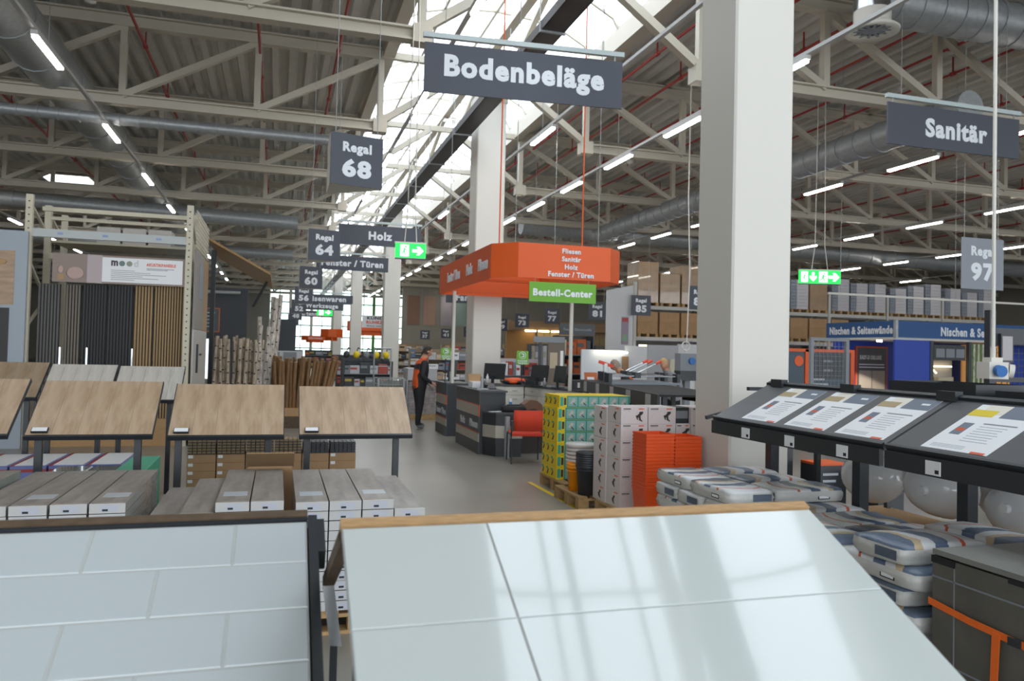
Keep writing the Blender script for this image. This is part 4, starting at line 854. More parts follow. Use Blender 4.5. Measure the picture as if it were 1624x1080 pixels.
# ------------------------------------------------------------------ people
SKIN = mat('skin', '#c08c72', .55)
def skin_grow(V, E, Rr, root):
    K_ = lambda i: 1.32 if (max(Rr[i]) if isinstance(Rr[i], tuple) else Rr[i]) > .025 else 1.1
    me = bpy.data.meshes.new('b'); me.from_pydata(V, E, []); ob = bpy.data.objects.new('b', me); COL.objects.link(ob)
    ob.modifiers.new('s', 'SKIN'); sv = me.skin_vertices[0].data
    for i, r in enumerate(Rr): sv[i].radius = (r*K_(i), r*K_(i)) if not isinstance(r, tuple) else (r[0]*K_(i), r[1]*K_(i))
    sv[root].use_root = True
    sd = ob.modifiers.new('d', 'SUBSURF'); sd.levels = 2
    dg = bpy.context.evaluated_depsgraph_get(); out = bpy.data.meshes.new_from_object(ob.evaluated_get(dg)); bpy.data.objects.remove(ob); return out
def person(loc, rz, label, jacket, hairc, pose, scale=1.0, glasses=True):
    V = []; E = []; Rr = []
    def add(p, r, parent=None):
        V.append(p); Rr.append(r)
        if parent is not None: E.append((parent, len(V)-1))
        return len(V)-1
    lean = pose.get('lean', .03)
    pel = add((0,0,.95), (.15,.115)); sp1 = add((0,lean*.4,1.12), (.15,.115), pel); chest = add((0,lean,1.32), (.165,.12), sp1); nb = add((0,lean*1.4,1.46), (.075,.07), chest); nk = add((0,lean*1.8+.01,1.53), (.05,.052), nb)
    hd = add((0,lean*2.2+.03,1.6), (.06,.065), nk)
    hands = []
    for s, st in ((-1, pose['legs'][0]), (1, pose['legs'][1])):
        hp = add((s*.095, 0, .88), .095, pel); kn = add((s*.105, st*.5+.02, .49), .063, hp); an = add((s*.11, st, .1), .043, kn); to = add((s*.125, st+.15, .05), .038, an)
    for s, arm in ((-1, pose['arms'][0]), (1, pose['arms'][1])):
        shd = add((s*.185, lean+.0, 1.4), .062, chest); el = add((s*arm[0][0], arm[0][1], arm[0][2]), .045, shd); wr = add((s*arm[1][0], arm[1][1], arm[1][2]), .029, el)
        d = (Vector(V[wr])-Vector(V[el])).normalized(); pm_ = Vector(V[wr])+d*.07; pa = add(tuple(pm_), (.033, .02), wr); hands.append(V[wr])
        side = Vector((0,0,1)).cross(d); side = side.normalized() if side.length > .1 else Vector((1,0,0)); dn = Vector((0,0,-.012))
        for k, (o_, L) in enumerate(((-.027, .07), (-.009, .08), (.009, .076), (.027, .06))):
            a = add(tuple(pm_+side*o_+d*.025), .0095, pa); b = add(tuple(pm_+side*o_+d*(.025+L*.5)+dn), .0088, a); add(tuple(pm_+side*o_*.9+d*(.025+L*.85)+dn*3.2), .0078, b)
        th_ = add(tuple(pm_-side*.04-d*.02+dn), .011, pa); add(tuple(pm_-side*.052+d*.025+dn*2), .009, th_)
    me = skin_grow(V, E, Rr, pel)
    bm = bmesh.new(); bm.from_mesh(me); nbody = len(bm.faces)
    # head: shaped ellipsoid with brow, nose, chin and ears
    tilt = pose.get('tilt', .25); hc = Vector((0, lean*2.2+.055, 1.655))
    res = bmesh.ops.create_uvsphere(bm, u_segments=20, v_segments=14, radius=1)
    for v in res['verts']:
        x, y, z = v.co; px, py, pz = x*.077, y*.098, z*.12
        if z < 0: px *= 1-.22*z*z; py *= 1-.06*z*z
        if y > .75 and abs(x) < .28: 
            if -.32 < z < .08: py += .026*(1-abs(x)/.28)*(1-(z+.32)/.5)
            if -.7 < z <= -.42: py += .006
        if y > .5 and .02 < z < .22 and .2 < abs(x) < .6: py -= .007
        if abs(x) > .93 and abs(z) < .3: px *= 1.12; py -= .004
        v.co = hc + Matrix.Rotation(-tilt, 3, 'X') @ Vector((px, py, pz))
    for f in bm.faces: f.smooth = True
    hv = set(res['verts'])
    mats = [mat('black_trousers', '#1d1e22', .8), jacket[0], jacket[1], SKIN, mat('shoe_grey', '#6d6f70', .6)]
    for f in bm.faces:
        c = f.calc_center_median()
        if f.verts[0] in hv: f.material_index = 3
        elif c.z > 1.485: f.material_index = 3 if c.z > 1.52 else 2
        elif min((c-Vector(h)).length for h in hands) < .035 or any((c-Vector(h)).length < .2 and (c-Vector(h)).dot(Vector(h)-Vector(V[0])*1) > 0 and abs(c.x) > .1 and c.z < 1.15 and c.y > h[1] for h in hands): f.material_index = 3
        elif c.z < .1: f.material_index = 4
        elif c.z < .9 and abs(c.x) < .24 and c.y < .2: f.material_index = 0
        elif (c.z > 1.38 and abs(c.x) < .17) or (.86 < c.z < 1.27 and c.y < .05 and abs(c.x) < .165): f.material_index = 2
        else: f.material_index = 1
    out = bpy.data.meshes.new('person'); bm.to_mesh(out); bm.free()
    for m_ in mats: out.materials.append(m_)
    o = inst('person', out, None, loc, (0, 0, rz), (scale,)*3); tag(o, label, 'person')
    HM = Matrix.Translation(hc) @ Matrix.Rotation(-tilt, 4, 'X')
    h = MB(); vs = []; fs = []; n_, m_ = 20, 10
    for i in range(m_+1):
        p = math.pi*.56*i/m_
        for k in range(n_):
            a = 2*math.pi*k/n_; x, y, z = math.sin(p)*math.cos(a), math.sin(p)*math.sin(a), math.cos(p)
            if y > .35 and z < .55: y = .35+(y-.35)*.2; 
            vs.append((x*.083, y*.102-.006, z*.128+.002-(.05 if (y < .2 and i == m_) else 0)))
    for i in range(m_):
        for k in range(n_): fs.append((i*n_+k, (i+1)*n_+k, (i+1)*n_+(k+1)%n_, i*n_+(k+1)%n_))
    h.add(vs, fs, HM, True); h.build('hair', hairc, o)
    for s in (-1, 1): MB().blob((s*.031, .085, .012), .011, .008, .008, 8, 5, HM).build('eye', PAPER, o); MB().blob((s*.031, .0925, .012), .005, .003, .005, 8, 5, HM).build('iris', INK, o)
    MB().box(-.022, .022, .088, .093, -.067, -.061, HM).build('mouth', mat('lips', '#95574c', .5), o)
    if glasses:
        for s in (-1, 1): MB().lathe([(.02,0),(.023,0),(.023,.003),(.02,.003),(.02,0)], n=14).build('glasses_rim', BLACK, o); g_ = o.children[-1]; g_.matrix_local = HM @ Matrix.Translation((s*.031, .1, .012)) @ Matrix.Rotation(R(90), 4, 'X')
        for s in (-1, 1): MB().bar((s*.053,.1,.015),(s*.082,.0,.02),.003).build('glasses_temple', BLACK, o)
    return o
JB = mat('jacket_black', '#222226', .75); 
person((2.9, 16.45, 0), R(-82), 'man in black and orange work jacket standing by the rear counter', (JB, ORANGE), mat('hair_dark', '#2c241e', .7),
       {'lean': .05, 'legs': (.03, -.06), 'arms': (((.24,-.02,1.14),(.2,.2,1.0)), ((.25,-.02,1.13),(.22,.2,1.0))), 'tilt': .4}, 1.0)
person((7.35, 13.6, 0), R(125), 'blond person bending behind the tile cutter display', (mat('grey_shirt', '#8d8f94', .8), mat('grey_shirt', '#8d8f94', .8)), mat('hair_blond', '#b79a6c', .7),
       {'lean': .14, 'legs': (.02, -.02), 'arms': (((.24,.05,1.14),(.2,.3,1.1)), ((.25,.05,1.13),(.2,.3,1.1))), 'tilt': .5}, .93, False)
person((6.5, 13.5, 0), R(60), 'grey-haired person in black and orange vest stooping behind the display', (JB, ORANGE), mat('hair_grey', '#8d8478', .7),
       {'lean': .16, 'legs': (.02, -.02), 'arms': (((.24,.05,1.14),(.2,.3,1.0)), ((.25,.05,1.13),(.2,.3,1.0))), 'tilt': .5}, .9, False)
# ------------------------------------------------------------------ tile cutter display
A, B = Vector((5.25, 13.05, 0)), Vector((4.42, 8.45, 0)); dd = (B-A); ang_ = math.atan2(dd.y, dd.x)
tc_ = thing('tile_cutter_shelf', 'long black display shelf with grey price tags carrying tile cutters', 'shelf', (A.x, A.y, 0), ang_)
Lc = dd.length
MB().box(0, Lc, .0, 1.0, 1.21, 1.235).build('deck', mat('matt_black_deck', '#1b1d1f', .7), tc_)
for k in range(2): MB().box(k*Lc/2, (k+1)*Lc/2-.02, -.03, 0, 1.04, 1.235).build('front_rail', BLACK, tc_)
for k in range(5): x = .35+k*.95; MB().box(x, x+.22, -.036, -.03, 1.05, 1.22).build('price_tag', mat('tag_grey', '#a9a6a8', .5), tc_)
for x in (.1, Lc/2, Lc-.1):
    for y in (.05, .9): MB().box(x-.03, x+.03, y, y+.06, 0, 1.21).build('post', BLACK, tc_)
MB().box(0, Lc, .1, .9, .5, .53).build('lower_deck', DARK, tc_)
t = thing('black_machine_table', 'dark machine table end beside the near column', 'table', (5.5, 9.2, 0)); MB().add([(-.6,0,1.08),(.15,0,1.08),(.15,.6,1.08),(-.6,.6,1.08),(-.6,0,1.2),(.15,0,1.3),(.15,.6,1.3),(-.6,.6,1.2)], [(3,2,1,0),(4,5,6,7),(0,1,5,4),(1,2,6,5),(2,3,7,6),(3,0,4,7)]).build('top', mat('matt_black_deck', '#1b1d1f', .7), t)
for x in (-.5, .08): MB().box(x-.03, x+.03, .05, .11, 0, 1.08).build('leg', BLACK, t)
t.location = (6.15, 9.35, 0)
def cutter(x, y, z, rz, L, lb):
    t = thing('tile_cutter', lb, 'tile cutter', (x, y, z), rz, 'tile cutters on the black shelf')
    MB().box(0, L, -.12, .12, 0, .03).build('bed', GREYP, t); MB().cyl((0,-.03,.13),(L,-.03,.13), .014, n=8).build('guide_rail', CHROME, t); MB().cyl((0,.03,.13),(L,.03,.13), .014, n=8).build('guide_rail', CHROME, t)
    for q in (0, L): MB().box(q-.03, q+.03, -.07, .07, .03, .17).build('end_block', BLACK, t)
    MB().box(L*.4-.05, L*.4+.05, -.06, .06, .1, .19).build('carriage', DARK, t); MB().cyl((L*.4,0,.17),(L*.4+.42,0,.36), .012, n=8).build('lever', CHROME, t); MB().cyl((L*.4+.36,0,.333),(L*.4+.45,0,.374), .022, n=10).build('red_grip', mat('grip_red', '#d8401c', .5), t)
cutter(4.95, 11.2, 1.236, R(5), 1.25, 'tile cutter with chrome rails in front on the shelf'); cutter(5.3, 12.3, 1.236, R(2), 1.1, 'tile cutter with raised lever farther back'); cutter(5.1, 11.75, 1.236, R(4), 1.15, 'middle tile cutter on the black shelf')
t = thing('red_clamp_machine', 'red and white bench tool standing on the cutter shelf', 'tool', (5.55, 12.7, 1.236)); MB().box(-.1,.1,-.1,.1,0,.04).build('foot', RED, t); MB().cyl((0,0,.04),(0,0,.3), .04, n=10).build('white_body', PAPER, t); MB().bar((-.12,0,.33),(.14,0,.25),.05).build('red_head', mat('grip_red', '#d8401c', .5), t)
t = thing('grey_machine', 'grey wall-hung machine with blue dial behind the cutters', 'machine', (8.0, 14.2, 1.3)); MB().box(-.2,.2,-.12,.12,.1,.45).build('body', GREYP, t); MB().cyl((.05,-.12,.3),(.05,-.17,.3), .07, n=14).build('blue_dial', mat('socket_blue', '#1d63a8', .4), t); MB().box(-.22,.3,-.15,.1,-.1,.1).build('motor', BLACK, t); MB().lathe([(.08,0),(.1,0),(.1,.02),(.08,.02),(.08,0)], n=16).build('ring', WHITE, t); o = t.children[-1]; o.rotation_euler = (R(90),0,0); o.location = (-.05,-.05,.6)
MB().box(-.06, .06, -.06, .06, -1.3, -.1).build('pedestal', GREYP, t); MB().box(-.06,-.04,-.06,-.04,.45,.55).build('hook_stem', WHITE, t)
# white and grey partition behind
t = thing('partition_panels', 'white and grey partition wall behind the cutters', 'partition', (8.5, 18.2, 0)); PG = mat('partition_grey', '#9fa0a4', .6); PW = mat('partition_white', '#bfc0c2', .6)
MB().box(0, .62, 0, .06, 0, 1.92).build('white_panel', PW, t); MB().box(.63, 1.5, .0, .06, 0, 1.96).build('grey_panel', PG, t); MB().box(1.51, 2.6, 0, .06, 0, 2.0).build('white_panel', PW, t); MB().box(1.25, 1.45, -.1, -.02, .2, 1.6).build('cream_panel', mat('cream_panel', '#c9c4ae', .6), t); MB().box(1.75, 1.95, -.1, -.02, .2, 1.65).build('shower_screen', PAPER, t)
MB().box(-.9, .0, -.15, -.1, 1.72, 1.76).build('mirror_light', mat('warm_tube', '#fff4dc', .5, emit=8), t); MB().box(-1.2, -.0, .0, .06, 0, 1.8).build('mirror_panel', mat('mirror_grey', '#b9bec2', .2), t); MB().box(-.1, .06, -.08, -.02, .4, 1.65).build('wood_post', CARD2, t)
# ------------------------------------------------------------------ left: panel rack with slatted samples
CREAMS = mat('cream_steel', '#c2bba6', .45)
rk = thing('panel_rack', 'tall cream steel rack displaying slatted acoustic panels', 'rack', (-3.85, 14, 0))
hole = MB().box(-.012, .012, -.002, 0, 0, .02).mesh('slot', BLACK)
for i, (x, y) in enumerate(((0, 0), (2.37, 0), (.0, 1.05), (2.37, 1.05), (0, 2.1), (2.37, 2.1))):
    MB().box(x-.05, x+.05, y-.04, y+.04, 0, 4.02).build('upright', CREAMS, rk)
    if y == 0:
        for k in range(26): inst('slot', hole, rk, (x, y-.041, 1.2+k*.108))
for y, z, h, m_ in ((0, 3.42, .13, mat('pale_beam', '#b3b8b8', .5)), (.95, 3.15, .1, CREAMS), (0.5, 3.88, .07, CREAMS), (1.0, 3.8, .06, CREAMS), (2.05, 3.7, .06, CREAMS)): MB().box(.05, 2.32, y-.03, y+.03, z-h/2, z+h/2).build('beam', m_, rk)
for x in (0, 2.37):
    for a, b in (((x, 0, 3.9), (x, 1.05, 3.5)), ((x, 1.05, 3.9), (x, 2.1, 3.5)), ((x, 0, 3.0), (x, 1.05, 2.4)), ((x, 0, 1.9), (x, 1.05, 2.4))): MB().bar(a, b, .04).build('diagonal_brace', CREAMS, rk)
for x in (.45, 1.1, 1.9): MB().box(x-.04, x+.04, -.034, -.03, 3.4, 3.44).build('beam_sticker', mat('sticker_blue', '#8a9cc4', .5), rk)
bn_ = thing('panel_banner', 'wide banner with armchair picture above the slatted panels', 'banner', (-3.5, 13.99, 2.65))
MB().box(0, 2.0, 0, .02, 0, .46).build('board', mat('banner_mauve', '#8f8078', .6), bn_); MB().box(.72, 1.93, -.004, 0, .03, .43).build('white_field', PAPER, bn_)
MB().blob((.33,-.005,.15), .13, .005, .1, 12, 8).build('armchair_print', mat('print_pink', '#b49a92', .6), bn_); MB().box(.08,.17,-.006,0,.04,.13).build('stool_print', mat('print_tan', '#a88a60', .6), bn_); MB().blob((.12,-.006,.2), .045, .004, .06, 10, 6).build('lamp_print', mat('print_pink', '#b49a92', .6), bn_); MB().box(.5, .72, -.003, 0, .0, .46).build('light_wall_print', mat('print_lilac', '#b3a6a8', .6), bn_)
lettering('m', mat('print_dark', '#3a3a40', .6), bn_, (.9, -.006, .34), width=.1, height=.09, bold=.04)
for k, c in enumerate(('#6d7f80', '#8c9484')): MB().cyl((1.01+.11*k,-.006,.34),(1.01+.11*k,-.003,.34), .045, n=16).build('dot_print', mat('print_dot%d' % k, c, .6), bn_)
lettering('d', mat('print_pale', '#c9ccd0', .6), bn_, (1.22, -.006, .35), width=.07, height=.11, bold=.03)
lettering('AKUSTIKPANEELE', ORANGED, bn_, (1.6, -.006, .34), width=.45, height=.05, bold=.03)
for k in range(6): MB().box(.85, 1.2+.12*((k*7) % 5), -.005, -.004, .22-.03*k, .228-.03*k).build('text_line', GREYP, bn_)
for k in range(2): MB().box(1.38, 1.8-.1*k, -.005, -.004, .27-.02*k, .28-.02*k).build('text_line', GREYP, bn_)
def slat_panel(x0, x1, ztop, col, back, label, y=14.12):
    t = thing('slatted_panel', label, 'panel', (x0, y, 0), 0, 'slatted acoustic panels'); w_ = x1-x0; MB().box(0, w_, .012, .03, .45, ztop).build('backing', back, t)
    n_ = max(3, int(w_/.042)); sm = MB().box(.006, w_/n_-.012, 0, .012, .45, ztop).mesh('slat', col)
    for k in range(n_): inst('slat', sm, t, (k*w_/n_, 0, 0))
    return t
DKF = mat('felt_dark', '#26272a', .9)
slat_panel(-3.72, -3.4, 2.62, mat('slat_grey', '#5d5c58', .7), DKF, 'dark grey slatted panel at the left of the rack'); slat_panel(-3.32, -3.1, 2.62, mat('slat_taupe', '#756d62', .7), DKF, 'taupe slatted panel beside the black panels')
slat_panel(-3.07, -2.72, 2.64, mat('slat_black', '#2b2c2e', .6), DKF, 'black slatted panel, left of the black ones'); slat_panel(-2.7, -2.33, 2.64, mat('slat_black', '#2b2c2e', .6), DKF, 'black slatted panel, right of the black ones')
slat_panel(-2.3, -2.02, 2.65, mat('slat_oak', '#9d8159', .7), DKF, 'oak slatted panel, left of the oak pair'); slat_panel(-2.0, -1.53, 2.66, mat('slat_oak', '#9d8159', .7), DKF, 'wide oak slatted panel by the rack upright')
for x in (-3.37, -2.98, -2.31):
    o = MB().box(-.012, .012, -.02, 0, .9, 1.6).build('panel_stop', CHROME); o.location = (x, 14.1, 0); tag(o, 'slim chrome panel stop bar %s' % {-3.37: 'beside the grey slats', -2.98: 'beside the black slats', -2.31: 'beside the oak slats'}[x], 'bar')
base = tag(MB().box(-3.8, -1.5, 14.05, 15, .3, .45).box(-3.8, -1.5, 14.06, 15, 0, .3).build('rack_plinth', WOODE), 'wooden plinth below the slatted panels', 'plinth')
sd = thing('rack_side_panel', 'grey and wood side cladding of the panel rack with door handle', 'panel', (-1.4, 14.05, 0))
MB().box(0, .03, 0, 2.4, 0, 1.95).build('white_panel', mat('door_white', '#b6b3ae', .5), sd); MB().box(0, .03, 0, 1.5, 1.96, 3.3).build('grey_panel', mat('panel_grey', '#8d8983', .6), sd); MB().box(0, .03, 1.51, 2.4, 1.96, 3.3).build('wood_panel', mat('panel_wood', '#a08460', .6), sd)
for k in range(9): MB().box(.01, .02, 0, 2.4, 3.34+k*.075, 3.36+k*.075).build('mesh_bar', CREAMS, sd)
for k in range(14): MB().box(.008, .018, .08+k*.17, .1+k*.17, 3.34, 3.98).build('mesh_bar', CREAMS, sd)
MB().box(.03, .06, .5, .58, 1.2, 1.7).build('handle_plate', BLACK, sd); MB().bar((.09, .54, 1.52), (.09, .75, 1.52), .03).build('handle', BLACK, sd); MB().box(.03, .04, .62, 1.2, 2.5, 3.1).build('notice', mat('notice', '#8a9098', .6), sd)
lp = thing('floor_poster_panel', 'grey framed panel with wood floor photo left of the rack', 'panel', (-5.1, 13.9, 0)); LGF = mat('blue_grey_frame', '#9aa4ae', .5)
MB().box(0, 1.27, 0, .06, 0, 3.42).build('frame', LGF, lp); MB().box(.1, 1.1, -.006, 0, 2.25, 3.1).build('photo_print', mat('photo_tan', '#a98e74', .5, noise=(3, .3, (1, 1, 6))), lp); MB().box(.1, 1.05, -.006, 0, .6, 2.2).build('black_field', mat('poster_black', '#1c1c1e', .5), lp)
MB().blob((.8,-.006,2.92), .2, .004, .06, 12, 6).build('table_print', mat('print_tan', '#a88a60', .6), lp)
for k in range(9): MB().box(.12, .5, -.012, -.006, 1.85-.12*k, 1.88-.12*k).build('sample_edge', LGREY, lp)
for k in range(4): MB().box(.62, .72, -.012, -.006, 1.95-.1*k, 1.98-.1*k).build('print_line', LGREY, lp)
# cartons on top of the rack
for k in range(3):
    t = thing('stored_carton', 'white and red carton on the rack top, %s from the left' % ORDL[k], 'carton', (-3.15+.42*k, 15.3, 3.45), 0, 'cartons on the rack top'); MB().box(0, .38, 0, .5, 0, .3).build('body', mat('carton_white', '#b9b5b0', .6), t); MB().box(.04, .3, -.003, 0, .12, .2).build('red_print', RED, t)
MB().box(.05, 2.32, 1.1, 2.1, 3.4, 3.44).build('shelf_deck', CREAMS, rk)
# ------------------------------------------------------------------ sloped timber roof sample and dark booth
t = thing('roof_board_sample', 'sloping brown timber board canopy hung above the birch poles', 'canopy', (-1.5, 17.3, 0)); TIM = mat('timber_brown', '#b08c5c', .6, noise=(10, .3, (6, 1, 1)))
for k in range(14):
    y0 = k*.3; MB().add([(0,y0,3.9),(1.3,y0,3.2),(1.3,y0+.29,3.2),(0,y0+.29,3.9),(0,y0,3.95),(1.3,y0,3.25),(1.3,y0+.29,3.25),(0,y0+.29,3.95)], [(3,2,1,0),(4,5,6,7),(0,1,5,4),(1,2,6,5),(2,3,7,6),(3,0,4,7)]).build('board', TIM, t)
MB().bar((1.2, 1.8, 3.2), (.9, 1.9, 2.6), .05).build('bracket', BLACK, t); MB().box(-.05, .05, 1.95, 2.05, 0, 3.9).build('post', BLACK, t)
t = thing('dark_booth', 'anthracite booth wall with orange framed notice behind the birch', 'booth', (-2.9, 24, 0)); MB().box(0, 2.0, 0, .1, 2.0, 3.35).build('wall_panel', mat('anthracite_wall', '#3a3e44', .6), t); MB().box(0, 2.0, -.02, .12, 1.85, 2.0).build('lower_band', BLACK, t); MB().box(1.1, 2.0, 0, .1, 0, 1.85).build('wall_panel', mat('anthracite_wall', '#3a3e44', .6), t)
f_ = MB().box(.75, 1.25, -.02, 0, 2.05, 2.75).build('notice_frame', mat('rust_orange', '#b8673a', .6), t); MB().box(.78, 1.22, -.025, -.02, 2.08, 2.72).build('notice_sheet', mat('notice_slate', '#4a565c', .6), f_)
for k in range(5): MB().box(.84, 1.12-.03*k, -.028, -.025, 2.6-.1*k, 2.615-.1*k).build('notice_text', LET, f_)
MB().cyl((.9,-.15,3.2),(1.8,-.15,3.2), .05, n=10).build('roller_tube', GALV, t); MB().box(.3, 1.05, .05, .1, .7, 1.85).build('bright_window', mat('window_glow', '#eaf4ff', .5, emit=1.6), t)
# ------------------------------------------------------------------ birch poles and brown stakes
BIRCH = mat('birch_bark', '#b9aa96', .8, noise=(7, .55, (6, 6, 1.2))); BIRCHW = mat('birch_bark_white', '#c2bab0', .8, noise=(6, .55, (5, 5, 1.4))); CUT = mat('cut_wood', '#cbb99a', .8)
knot = MB().box(-.02, .02, -.004, .004, -.012, .012).mesh('knot', INK)
def pole(name, a, b, r, m_, label, cat, group, n_=9, knots=0):
    t = thing(name, label, cat, a, 0, group); v = Vector(b)-Vector(a); mid = v*.5+Vector((random.uniform(-.02,.02), 0, 0))
    MB().cyl((0,0,0), mid, r*1.05, r, n_).cyl(mid, v, r, r*.88, n_).build('trunk', m_, t); MB().cyl(v, v+v.normalized()*.004, r*.86, n=n_).build('cut_end', CUT, t)
    for k in range(knots):
        q = v*((k+.5)/knots*.9+.05); inst('knot', knot, t, q+Vector((random.uniform(-.4,.4)*r, -r*.98, 0)), (0, random.uniform(-.2,.2), 0))
bx = thing('pole_trough', 'wooden trough holding the birch poles', 'trough', (-1.4, 16.85, 0)); MB().box(0, 2.75, -.08, 0, .25, .42).box(0, 2.75, .62, .7, .25, .42).build('rail', WOODE, bx); MB().box(0, 2.75, -.08, .7, .0, .25).build('base', WOODD, bx)
for k in range(24):
    x = -1.26+k*.039+random.uniform(-.01,.01); y = 16.92+.1*(k % 4); h = random.uniform(1.75, 1.9)
    pole('birch_pole', (x, y, .252), (x+random.uniform(-.03,.06), y+random.uniform(-.02,.08), h), random.uniform(.03,.042), BIRCH, 'short birch pole with dark knots, %s from the left in the bundle' % (ORD+['twenty-second','twenty-third','twenty-fourth'])[k], 'pole', 'short birch poles', knots=6)
for k, (x, xt, h, r) in enumerate(((-.42, -.36, 2.12, .045), (-.34, -.4, 2.3, .05), (-.27, -.2, 2.1, .055), (-.22, -.07, 2.72, .065), (-.1, -.13, 2.75, .06), (-.13, .02, 2.8, .055), (-.3, -.17, 1.95, .05))):
    pole('birch_log', (x, 17.1+.06*k, .252), (xt, 17.15+.06*k, h), r, BIRCHW, 'taller white birch trunk, %s of seven beside the stakes' % ORDL[k], 'pole', 'tall birch trunks', 10, 9)
STAKE = mat('brown_stake', '#7c5c3a', .75, noise=(9, .35, (6, 6, .7)))
for k in range(45):
    f = (k % 15)/14; row = k//15; x = .0+f*.95; xt = -.08+f*1.28+random.uniform(-.04,.04); y = 16.88+.16*row
    pole('brown_stake', (x, y, .252), (xt, y+random.uniform(0,.1), random.uniform(1.36,1.5)), random.uniform(.036,.046), STAKE, 'brown wooden stake in the %s row, %s from the left' % (['front', 'middle', 'rear'][row], ORDL[k % 15]), 'stake', 'brown stakes', 8)
# ------------------------------------------------------------------ deck tile cartons behind the laminate boards
DT = [mat('deck_slat_brown', '#8d7656', .7), mat('deck_slat_black', '#3a3b3d', .5)]
for c in range(6):
    x = -.82+c*.272
    if c == 0: pallet(-.85, 8.18, 1.66, .66, 'wooden pallet under the deck tile cartons')
    for l in range(6):
        t = thing('deck_tile_carton', 'brown deck tile carton, %s column from the left, %s from the bottom' % (ORDL[c], ORDL[l]), 'carton', (x, 8.2, .146+l*.08), 0, 'deck tile cartons'); MB().bbox(0, .262, 0, .6, 0, .079, .003).build('body', CARD, t); MB().box(.01, .055, -.002, 0, .045, .075).build('label', PAPER, t)
    for l in range(5 if c < 4 else 4):
        t = thing('deck_tile', '%s deck tile on the %s carton column, %s from the bottom' % ('brown slatted' if c < 4 else 'black', ORDL[c], ORDL[l]), 'deck tile', (x, 8.2, .627+l*.028), 0, 'loose deck tiles'); MB().box(.002, .26, 0, .26, 0, .01).build('grid_base', BLACK, t)
        for k in range(6): MB().box(.006+k*.043, .042+k*.043, .002, .258, .01, .027).build('slat', DT[0 if c < 4 else 1], t)
# ------------------------------------------------------------------ insulation, wrapped boards at left
INS = mat('green_insulation', '#4fae8c', .6); INSB = mat('green_insulation_face', '#3d9a7a', .6); WRAP = mat('plastic_wrap', '#8f928e', .15, coat=.6, noise=(8, .35))
pallet(-2.35, 7.25, 1.3, 1.0, 'wooden pallet under the green insulation stacks')
for k in range(5):
    o = thing('insulation_slab', 'pale green insulation board, %s in the right stack' % ORDL[k], 'insulation', (-1.3, 7.3, .146+k*.095), 0, 'green insulation boards'); MB().bbox(0, .24, 0, .9, 0, .094, .004).build('board', INS, o); MB().box(0, .24, -.002, 0, .0, .094).build('front_face', INSB, o)
for j, x in enumerate((-1.92, -1.61)):
    for k in range(4):
        o = thing('wrapped_underlay', 'grey foil-wrapped underlay pack, %s in the %s stack' % (ORDL[k], ['left', 'middle'][j]), 'underlay', (x, 7.3, .146+k*.1), 0, 'wrapped underlay packs'); MB().bbox(0, .29, 0, .85, 0, .098, .01).build('pack', WRAP, o); MB().box(0, .29, -.002, 0, .0, .015).build('blue_base_line', mat('dark_blue', '#263a7a', .5), o)
for k in range(4):
    o = thing('printed_pack', 'blue and red printed flooring pack, %s from the left' % ORDL[k], 'flooring pack', (-2.75+k*.33, 8.5, .0), 0, 'blue printed packs'); MB().bbox(0, .31, 0, .9, 0, .5, .004).build('pack', mat('print_blue', '#5f6ca8', .3), o); MB().box(.03, .29, .04, .86, .5, .503).build('white_field', PAPER, o); MB().box(.0, .03, 0, .9, .5, .504).build('red_edge', RED, o); MB().box(0, .31, -.003, 0, .44, .47).build('red_band', RED, o)
# ------------------------------------------------------------------ right: pallet racking
RY = 25.3
for i in range(6):
    x = 12.1+2.75*i; t = thing('pallet_rack_bay', 'white steel pallet rack bay, %s from the left at the back right' % ORDL[i], 'rack', (x, RY, 0), 0, 'pallet rack bays'); RW = mat('rack_white', '#b9b9b4', .5)
    for y in (0, 1.05): MB().box(0, .1, y-.05, y+.05, 0, 4.3).build('upright', RW, t)
    for k in range(3): MB().bar((.05, 0, .4+1.2*k), (.05, 1.05, 1.2+1.2*k), .04).build('brace', RW, t)
    for z in (2.28, 3.4):
        for y in (0, 1.05): MB().box(.1, 2.74, y-.03, y+.03, z-.07, z+.06).build('beam', RW, t)
        MB().box(.1, 2.74, .04, 1.0, z+.03, z+.05).build('deck', RW, t)
WRAPC = mat('wrapped_carton', '#9a7f60', .25, coat=.7, noise=(4, .15)); CARTW = mat('white_carton', '#b7b6ba', .5); CARTG = mat('grey_carton', '#7f8690', .5)
